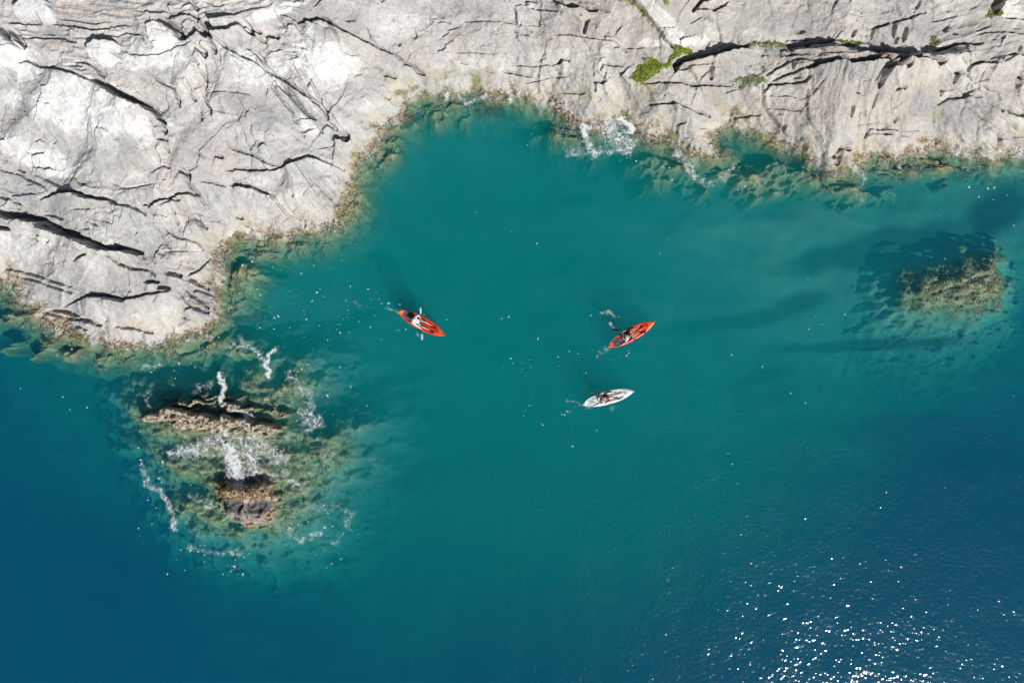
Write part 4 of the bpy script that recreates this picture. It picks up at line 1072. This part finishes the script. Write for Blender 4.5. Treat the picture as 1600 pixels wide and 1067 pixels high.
def kayak(loc, rz, c_main, c_end, label, matcol):
    root = empty('kayak', loc, rz); tag(root, label, 'kayak', 'sit on top kayaks in the cove')
    m = attr_mat('kayak_plastic', rough=.42, grain=.06, gscale=6, bump=0, spec=.5)
    ns, nt = 121, 49
    s = np.sin(np.linspace(-1, 1, ns) * np.pi / 2 * .985) / math.sin(np.pi / 2 * .985); t = np.linspace(-1, 1, nt)
    S, T = np.meshgrid(s, t); x, y, z = kayak_deck(S, T)
    rows = [np.stack([x, y, z], -1)]
    # hull below the gunwale, from the left edge (t=1) round the keel to the right edge (t=-1)
    nh = 15; ph = np.linspace(0, np.pi, nh + 2)[1:-1]
    hull = np.empty((nh, ns, 3))
    for k, p in enumerate(ph):
        hull[k, :, 0] = s * KL / 2 * (1 - .03 * math.sin(p)); hull[k, :, 1] = half_w(s) * math.cos(p) * 1.0
        top = z[-1] - .015; hull[k, :, 2] = top - (top + .10 * (1 - np.abs(s) ** 4)) * math.sin(p) ** .6
    allr = np.concatenate([rows[0], hull], 0); n_r = allr.shape[0]
    i = np.arange(n_r * ns).reshape(n_r, ns); i2 = np.concatenate([i, i[:1]], 0)
    q = np.stack([i2[:-1, :-1], i2[:-1, 1:], i2[1:, 1:], i2[1:, :-1]], -1).reshape(-1, 4)
    f = sstep(.45, .95, np.abs(allr[..., 0]) / (KL / 2))[..., None]
    C = np.concatenate([np.array(c_main) * (1 - f) + np.array(c_end) * f, np.ones(allr.shape[:2] + (1,))], -1)
    np_mesh('hull', allr.reshape(-1, 3), q, m, root, C.reshape(-1, 4))
    # tank well mat
    bm = bmesh.new(); ring = []
    for k in range(28):
        a = k * 2 * math.pi / 28; xx = -1.02 + .40 * math.cos(a); ring.append(bm.verts.new((xx, (.20 + .09 * (xx + 1.02)) * math.sin(a), .155)))
    fc = bm.faces.new(ring); ex = bmesh.ops.extrude_face_region(bm, geom=[fc]); bmesh.ops.translate(bm, vec=(0, 0, .02), verts=[g for g in ex['geom'] if isinstance(g, bmesh.types.BMVert)])
    bmesh.ops.recalc_face_normals(bm, faces=bm.faces); bm_obj('tank_well_mat', bm, matcol, root, False)
    for sg in (1, -1):
        tube_obj('bungee_cord', [(-1.34, sg * .17, .25), (-1.02, 0, .215), (-.72, -sg * .25, .235)], .008, M_BLACK, root, 6)
        tube_obj('side_handle', [(-.05, sg * .40, .19), (.0, sg * .425, .20), (.10, sg * .425, .20), (.15, sg * .395, .19)], .013, M_BLACK, root)
        tube_obj('carry_toggle', [(sg * 1.56, -.05, .335), (sg * 1.56, .05, .335)], .016, M_BLACK, root)
        bm = bmesh.new(); bmesh.ops.create_cube(bm, size=1, matrix=Matrix.Translation((.80, sg * .155, .13)) @ Matrix.Diagonal((.03, .12, .12, 1)))
        bmesh.ops.bevel(bm, geom=bm.edges[:], offset=.008, segments=2); bm_obj('foot_rest', bm, matcol, root)
    # curved backrest
    bm = bmesh.new(); g = []
    for k in range(13):
        a = math.radians(-70 + 140 * k / 12); g.append([bm.verts.new((-.33 - (.29 + dd) * math.cos(a), .27 * math.sin(a), zz)) for dd, zz in ((0, .12), (.01, .27), (.035, .27), (.025, .12))])
    for a, b_ in zip(g[:-1], g[1:]):
        for k in range(4): bm.faces.new((a[k], a[(k + 1) % 4], b_[(k + 1) % 4], b_[k]))
    bm.faces.new(g[0]); bm.faces.new(g[-1][::-1]); bmesh.ops.recalc_face_normals(bm, faces=bm.faces); bm_obj('backrest', bm, matcol, root)
    # round hatch on the bow
    bm = bmesh.new(); bmesh.ops.create_cone(bm, cap_ends=True, segments=28, radius1=.105, radius2=.095, depth=.03, matrix=Matrix.Translation((1.12, 0, .262)))
    hb = bm_obj('hatch', bm, m, root, False)
    tube_obj('hatch_latch', [(1.06, 0, .282), (1.18, 0, .282)], .012, M_BLACK, hb, 6)
    at = hb.data.attributes.new('col', 'FLOAT_COLOR', 'POINT'); at.data.foreach_set('color', np.tile(np.array([*[c * .75 for c in c_main], 1.0]), len(hb.data.vertices)))
    return root
def lump(bm, p0, p1, r0, r1, seg=12):
    p0, p1 = Vector(p0), Vector(p1); d = p1 - p0; L = d.length
    rot = d.to_track_quat('Z', 'Y').to_matrix().to_4x4() if L > 1e-6 else Matrix.Identity(4)
    if L > 1e-6: bmesh.ops.create_cone(bm, cap_ends=True, segments=seg, radius1=r0, radius2=r1, depth=L, matrix=Matrix.Translation((p0 + p1) / 2) @ rot)
    for p, rr in ((p0, r0), (p1, r1)): bmesh.ops.create_uvsphere(bm, u_segments=seg, v_segments=8, radius=rr, matrix=Matrix.Translation(p))
def ell(bm, c, rad, rot=None):
    bmesh.ops.create_uvsphere(bm, u_segments=16, v_segments=12, radius=1, matrix=Matrix.Translation(c) @ (rot or Matrix.Identity(4)) @ Matrix.Diagonal((*rad, 1)))
def fuse(name, bm, mat, parent, voxel, smooth=4):
    """one continuous skin over overlapping lumps"""
    o = bm_obj(name, bm, mat, None); md = o.modifiers.new('r', 'REMESH'); md.mode = 'VOXEL'; md.voxel_size = voxel; md.use_smooth_shade = True
    sm = o.modifiers.new('s', 'SMOOTH'); sm.iterations = smooth; sm.factor = .5
    dg = bpy.context.evaluated_depsgraph_get(); me = bpy.data.meshes.new_from_object(o.evaluated_get(dg)); me.name = name
    old = o.data; o.modifiers.clear(); o.data = me; bpy.data.meshes.remove(old)
    me.polygons.foreach_set('use_smooth', np.full(len(me.polygons), True))
    o.parent = parent; return o
def elbow(sh, ha, l1, l2, down):
    d = ha - sh; L = min(d.length, (l1 + l2) * .995); dn = d.normalized()
    a = (l1 * l1 - l2 * l2 + L * L) / (2 * L); h = math.sqrt(max(l1 * l1 - a * a, 0)); pole = (down - dn * down.dot(dn)).normalized()
    return sh + dn * a + pole * h
def paddle(pa, pb, label, shaft_mat, blade_mat, loc, rz):
    root = empty('paddle', loc, rz); tag(root, label, 'paddle', 'double bladed paddles')
    pa, pb = Vector(pa), Vector(pb); d = (pb - pa).normalized()
    tube_obj('shaft', [pa + d * .30, pb - d * .30], .016, shaft_mat, root, 10)
    for e, sg in ((pa, 1), (pb, -1)):
        ax = d * sg; side = ax.cross(Vector((0, 0, 1))).normalized(); up = side.cross(ax)
        side = (side * .8 + up * .6 * sg).normalized(); nn = side.cross(ax)
        bm = bmesh.new(); prev = None; first = None
        for k in range(11):
            t = k / 10; w = .095 * (1 - (1 - min(1, t * 2.2)) ** 2) ** .5 * (.75 + .25 * (1 - t)) if t < .96 else .05
            w = max(.078 * math.sin(math.pi * min(.97, max(.06, t)) ** .7) ** .55, .018) if t < 1 else .018
            c = e + ax * (.48 * t); bow = nn * (.03 * math.sin(math.pi * t))
            ringv = [bm.verts.new(c + side * w * q + bow * (1 - q * q) * 1.0 + nn * o) for q, o in ((-1, .004), (0, .006), (1, .004), (1, -.004), (0, -.006), (-1, -.004))]
            if prev:
                for j in range(6): bm.faces.new((prev[j], prev[(j + 1) % 6], ringv[(j + 1) % 6], ringv[j]))
            else: first = ringv
            prev = ringv
        bm.faces.new(first[::-1]); bm.faces.new(prev); bmesh.ops.recalc_face_normals(bm, faces=bm.faces); bm_obj('blade', bm, blade_mat, root)
    return pa, pb
def person(loc, rz, label, pa, pb, hl, hr, skin, shirt, shorts, head_gear, sleeve, lean=(0, 0), x0=-.33):
    """seated paddler; hands close round the paddle from pa (left end) to pb (right end)"""
    root = empty('person', loc, rz); tag(root, label, 'person', 'kayak paddlers')
    pa, pb = Vector(pa), Vector(pb); V3 = Vector
    hip = V3((x0, 0, .20)); chest = V3((x0 - .06 + lean[0], lean[1], .52)); neck = V3((x0 - .05 + lean[0] * 1.4, lean[1] * 1.4, .70)); head = neck + V3((.03, 0, .16))
    sh = {s: V3((neck.x - .01, neck.y + s * .185, .655)) for s in (1, -1)}
    hand = {1: pa.lerp(pb, hl), -1: pa.lerp(pb, hr)}
    pd = (pb - pa).normalized()
    bm = bmesh.new()
    ell(bm, hip + V3((0, 0, .02)), (.13, .175, .11)); lump(bm, hip + V3((0, 0, .03)), chest, .135, .15); ell(bm, chest, (.115, .175, .17)); ell(bm, neck - V3((0, 0, .06)), (.08, .17, .07))
    lump(bm, neck - V3((0, 0, .05)), head - V3((.01, 0, .05)), .055, .055)
    ell(bm, head, (.098, .076, .118)); ell(bm, head + V3((.035, 0, -.06)), (.06, .055, .055))
    lump(bm, head + V3((.09, 0, .01)), head + V3((.116, 0, -.025)), .011, .016)          # nose
    for s in (1, -1):
        ell(bm, head + V3((-.005, s * .078, -.01)), (.02, .012, .032)); ell(bm, head + V3((.082, s * .032, .028)), (.016, .024, .010))
        knee = V3((x0 + .47, s * .175, .36)); ank = V3((x0 + .86, s * .155, .16)); toe = ank + V3((.10, s * .02, .11))
        lump(bm, hip + V3((.02, s * .09, 0)), knee, .088, .058); lump(bm, knee, ank, .056, .038); ell(bm, knee.lerp(ank, .3) + V3((-.01, 0, -.02)), (.07, .05, .05))
        lump(bm, ank + V3((-.01, 0, -.03)), toe, .04, .028)
        hd = hand[s]; el_ = elbow(sh[s], hd + V3((-.05, 0, .02)), .29, .27, V3((-.2, s * .8, -.7)))
        wr = hd + (el_ - hd).normalized() * .085
        ell(bm, sh[s], (.065, .065, .065)); lump(bm, sh[s], el_, .052, .041); lump(bm, el_, wr, .041, .027)
        # hand: palm behind the shaft, four fingers over and round it, thumb from the side of the palm
        f = (hd - wr).normalized(); ac = pd * s; up = f.cross(pd).normalized()
        if up.z < 0: up = -up
        lump(bm, wr, hd - f * .025 + up * .012, .027, .030); lump(bm, hd - f * .03 + ac * -.022 + up * .014, hd - f * .03 + ac * .022 + up * .014, .022, .022)
        for j, (o, ln) in enumerate(((-.033, .9), (-.011, 1.0), (.011, .97), (.033, .8))):
            k0 = hd + ac * o - f * .018 + up * .026; k1 = hd + ac * o + f * .022 * ln + up * .026; k2 = hd + ac * o + f * .03 * ln - up * .012; k3 = hd + ac * o + f * .004 - up * .028 * ln
            lump(bm, k0, k1, .0095, .009, 8); lump(bm, k1, k2, .009, .0085, 8); lump(bm, k2, k3, .0085, .0075, 8)
        lump(bm, hd - f * .035 - ac * .034, hd - f * .005 - ac * .048 - up * .018, .012, .010, 8); lump(bm, hd - f * .005 - ac * .048 - up * .018, hd + f * .018 - ac * .03 - up * .026, .010, .008, 8)
    body = fuse('body', bm, skin, root, .008, 3)
    bm = bmesh.new()                                       # shirt
    lump(bm, hip + V3((0, 0, .07)), chest, .145, .165); ell(bm, chest, (.132, .192, .185)); ell(bm, neck - V3((0, 0, .075)), (.09, .185, .075))
    for s in (1, -1):
        hd = hand[s]; el_ = elbow(sh[s], hd + V3((-.05, 0, .02)), .29, .27, V3((-.2, s * .8, -.7))); wr = hd + (el_ - hd).normalized() * .085
        ell(bm, sh[s], (.08, .08, .08))
        if sleeve > 1: lump(bm, sh[s], el_, .066, .055); lump(bm, el_, wr, .055, .040)
        elif sleeve > 0: lump(bm, sh[s], sh[s].lerp(el_, sleeve), .068, .064)
    fuse('shirt', bm, shirt, root, .012, 4)
    bm = bmesh.new(); ell(bm, hip + V3((0, 0, .02)), (.15, .192, .125))
    for s in (1, -1): lump(bm, hip + V3((.02, s * .09, 0)), (hip + V3((.02, s * .09, 0))).lerp(V3((x0 + .47, s * .175, .36)), .55), .106, .088)
    fuse('shorts', bm, shorts, root, .012, 4)
    kind, hm = head_gear
    bm = bmesh.new()
    if kind == 'hat':
        prof = [(.0, .135), (.05, .13), (.085, .10), (.098, .045), (.10, .03), (.165, .005), (.168, -.002), (.10, .018), (.09, .02)]
    elif kind == 'cap':
        prof = [(.0, .132), (.05, .125), (.088, .09), (.103, .04), (.105, .015), (.098, .015)]
    else: prof = None
    if prof:
        rr = [[bm.verts.new(head + V3((p * 1.05 * math.cos(a), p * math.sin(a) * .9, zz))) for a in [k * 2 * math.pi / 24 for k in range(24)]] if p > 0 else [bm.verts.new(head + V3((0, 0, zz)))] for p, zz in prof]
        for k in range(24): bm.faces.new((rr[0][0], rr[1][k], rr[1][(k + 1) % 24]))
        for a_, b_ in zip(rr[1:-1], rr[2:]):
            for k in range(24): bm.faces.new((a_[k], b_[k], b_[(k + 1) % 24], a_[(k + 1) % 24]))
        if kind == 'cap':
            lo = [bm.verts.new(head + V3((.095 * math.cos(a), .085 * math.sin(a), .028))) for a in np.linspace(-1.1, 1.1, 9)]; hi = [bm.verts.new(head + V3((.04 + .15 * math.cos(a), .085 * math.sin(a), .018))) for a in np.linspace(-1.1, 1.1, 9)]
            for k in range(8): bm.faces.new((lo[k], hi[k], hi[k + 1], lo[k + 1]))
        bmesh.ops.recalc_face_normals(bm, faces=bm.faces); bm_obj('sun_hat' if kind == 'hat' else 'cap', bm, hm, root)
        bm = bmesh.new()
    ell(bm, head + V3((-.02, 0, .02)), (.098, .087, .112)); ell(bm, head + V3((-.07, 0, -.05)), (.05, .07, .07))
    if kind == 'hair': lump(bm, head + V3((-.09, 0, -.02)), head + V3((-.14, 0, -.22)), .05, .035)
    fuse('hair', bm, hm if kind == 'hair' else M_HAIR, root, .012, 3)
    for s in (1, -1):
        bm = bmesh.new(); ell(bm, head + V3((.088, s * .032, .012)), (.010, .014, .009)); bm_obj('eye', bm, M_EYE, root)
    bm = bmesh.new(); ell(bm, head + V3((.088, 0, -.062)), (.010, .024, .008)); bm_obj('mouth', bm, M_LIP, root)
    return root
M_HAIR = plain('dark_hair', (.03, .02, .015), .6, .3, .3, 60)
M_WHITE = plain('white_cloth', (.74, .73, .70), .85, .2, .05, 40, .2)
M_PINK = plain('pale_pink_cloth', (.76, .62, .61), .85, .2, .05, 40, .2)
M_GREYC = plain('grey_cloth', (.46, .46, .43), .85, .2, .08, 40, .2)
M_BLACKC = plain('black_cloth', (.02, .018, .022), .85, .2, .1, 40)
M_MAROON = plain('dark_maroon_cloth', (.07, .012, .018), .85, .2, .1, 40)
M_BLADE = plain('pale_blade', (.34, .40, .42), .4, .4)
def px(u, v): x, y = to_world(np.array(u, float), np.array(v, float), 0.0); return (float(x), float(y), 0.0)
RED, ORG = (.66, .045, .020), (.78, .13, .030)
L1, R1 = px(659.2, 505.2), math.radians(-27.3)
kayak(L1, R1, RED, ORG, 'red orange kayak pointing to the lower right, left of the other two', M_DARKMAT)
pa, pb = paddle((-.42, .86, .80), (.50, -.92, .02), 'dark paddle with pale blades held by the white clad paddler in the left kayak', M_BLACK, M_BLADE, L1, R1)
person(L1, R1, 'paddler in white top and white sun hat sitting in the left red kayak', pa, pb, .36, .66, M_SKIN, M_WHITE, M_GREYC, ('hat', M_WHITE), 2, (-.08, 0), -.28)
L2, R2 = px(985.4, 522.4), math.radians(28.5)
kayak(L2, R2, RED, ORG, 'red orange kayak pointing to the upper right, right of the others', M_DARKMAT)
pa, pb = paddle((-.86, .80, .00), (.72, -.26, .95), 'black paddle dipped behind the right red kayak', M_BLACK, M_BLACK, L2, R2)
person(L2, R2, 'paddler with grey cap, white top and black shorts in the right red kayak', pa, pb, .40, .66, M_SKIN, M_WHITE, M_BLACKC, ('cap', M_GREYC), .6, (-.09, .02), -.34)
L3, R3 = px(949.4, 620.9), math.radians(15.2)
kayak(L3, R3, (.78, .79, .78), (.80, .80, .79), 'white kayak below the two red ones, pointing right', plain('light_grey_deck_mat', (.60, .61, .64), .8, .2, .2, 14))
pa, pb = paddle((-.86, .62, .00), (.62, -.22, .92), 'black paddle with pale blades dipped beside the white kayak', M_BLACK, M_BLADE, L3, R3)
person(L3, R3, 'paddler in pale pink top and dark maroon shorts in the white kayak', pa, pb, .38, .66, M_SKIN2, M_PINK, M_MAROON, ('hair', plain('light_hair', (.50, .38, .24), .6, .3, .2, 60)), .5, (-.10, .0), -.28)
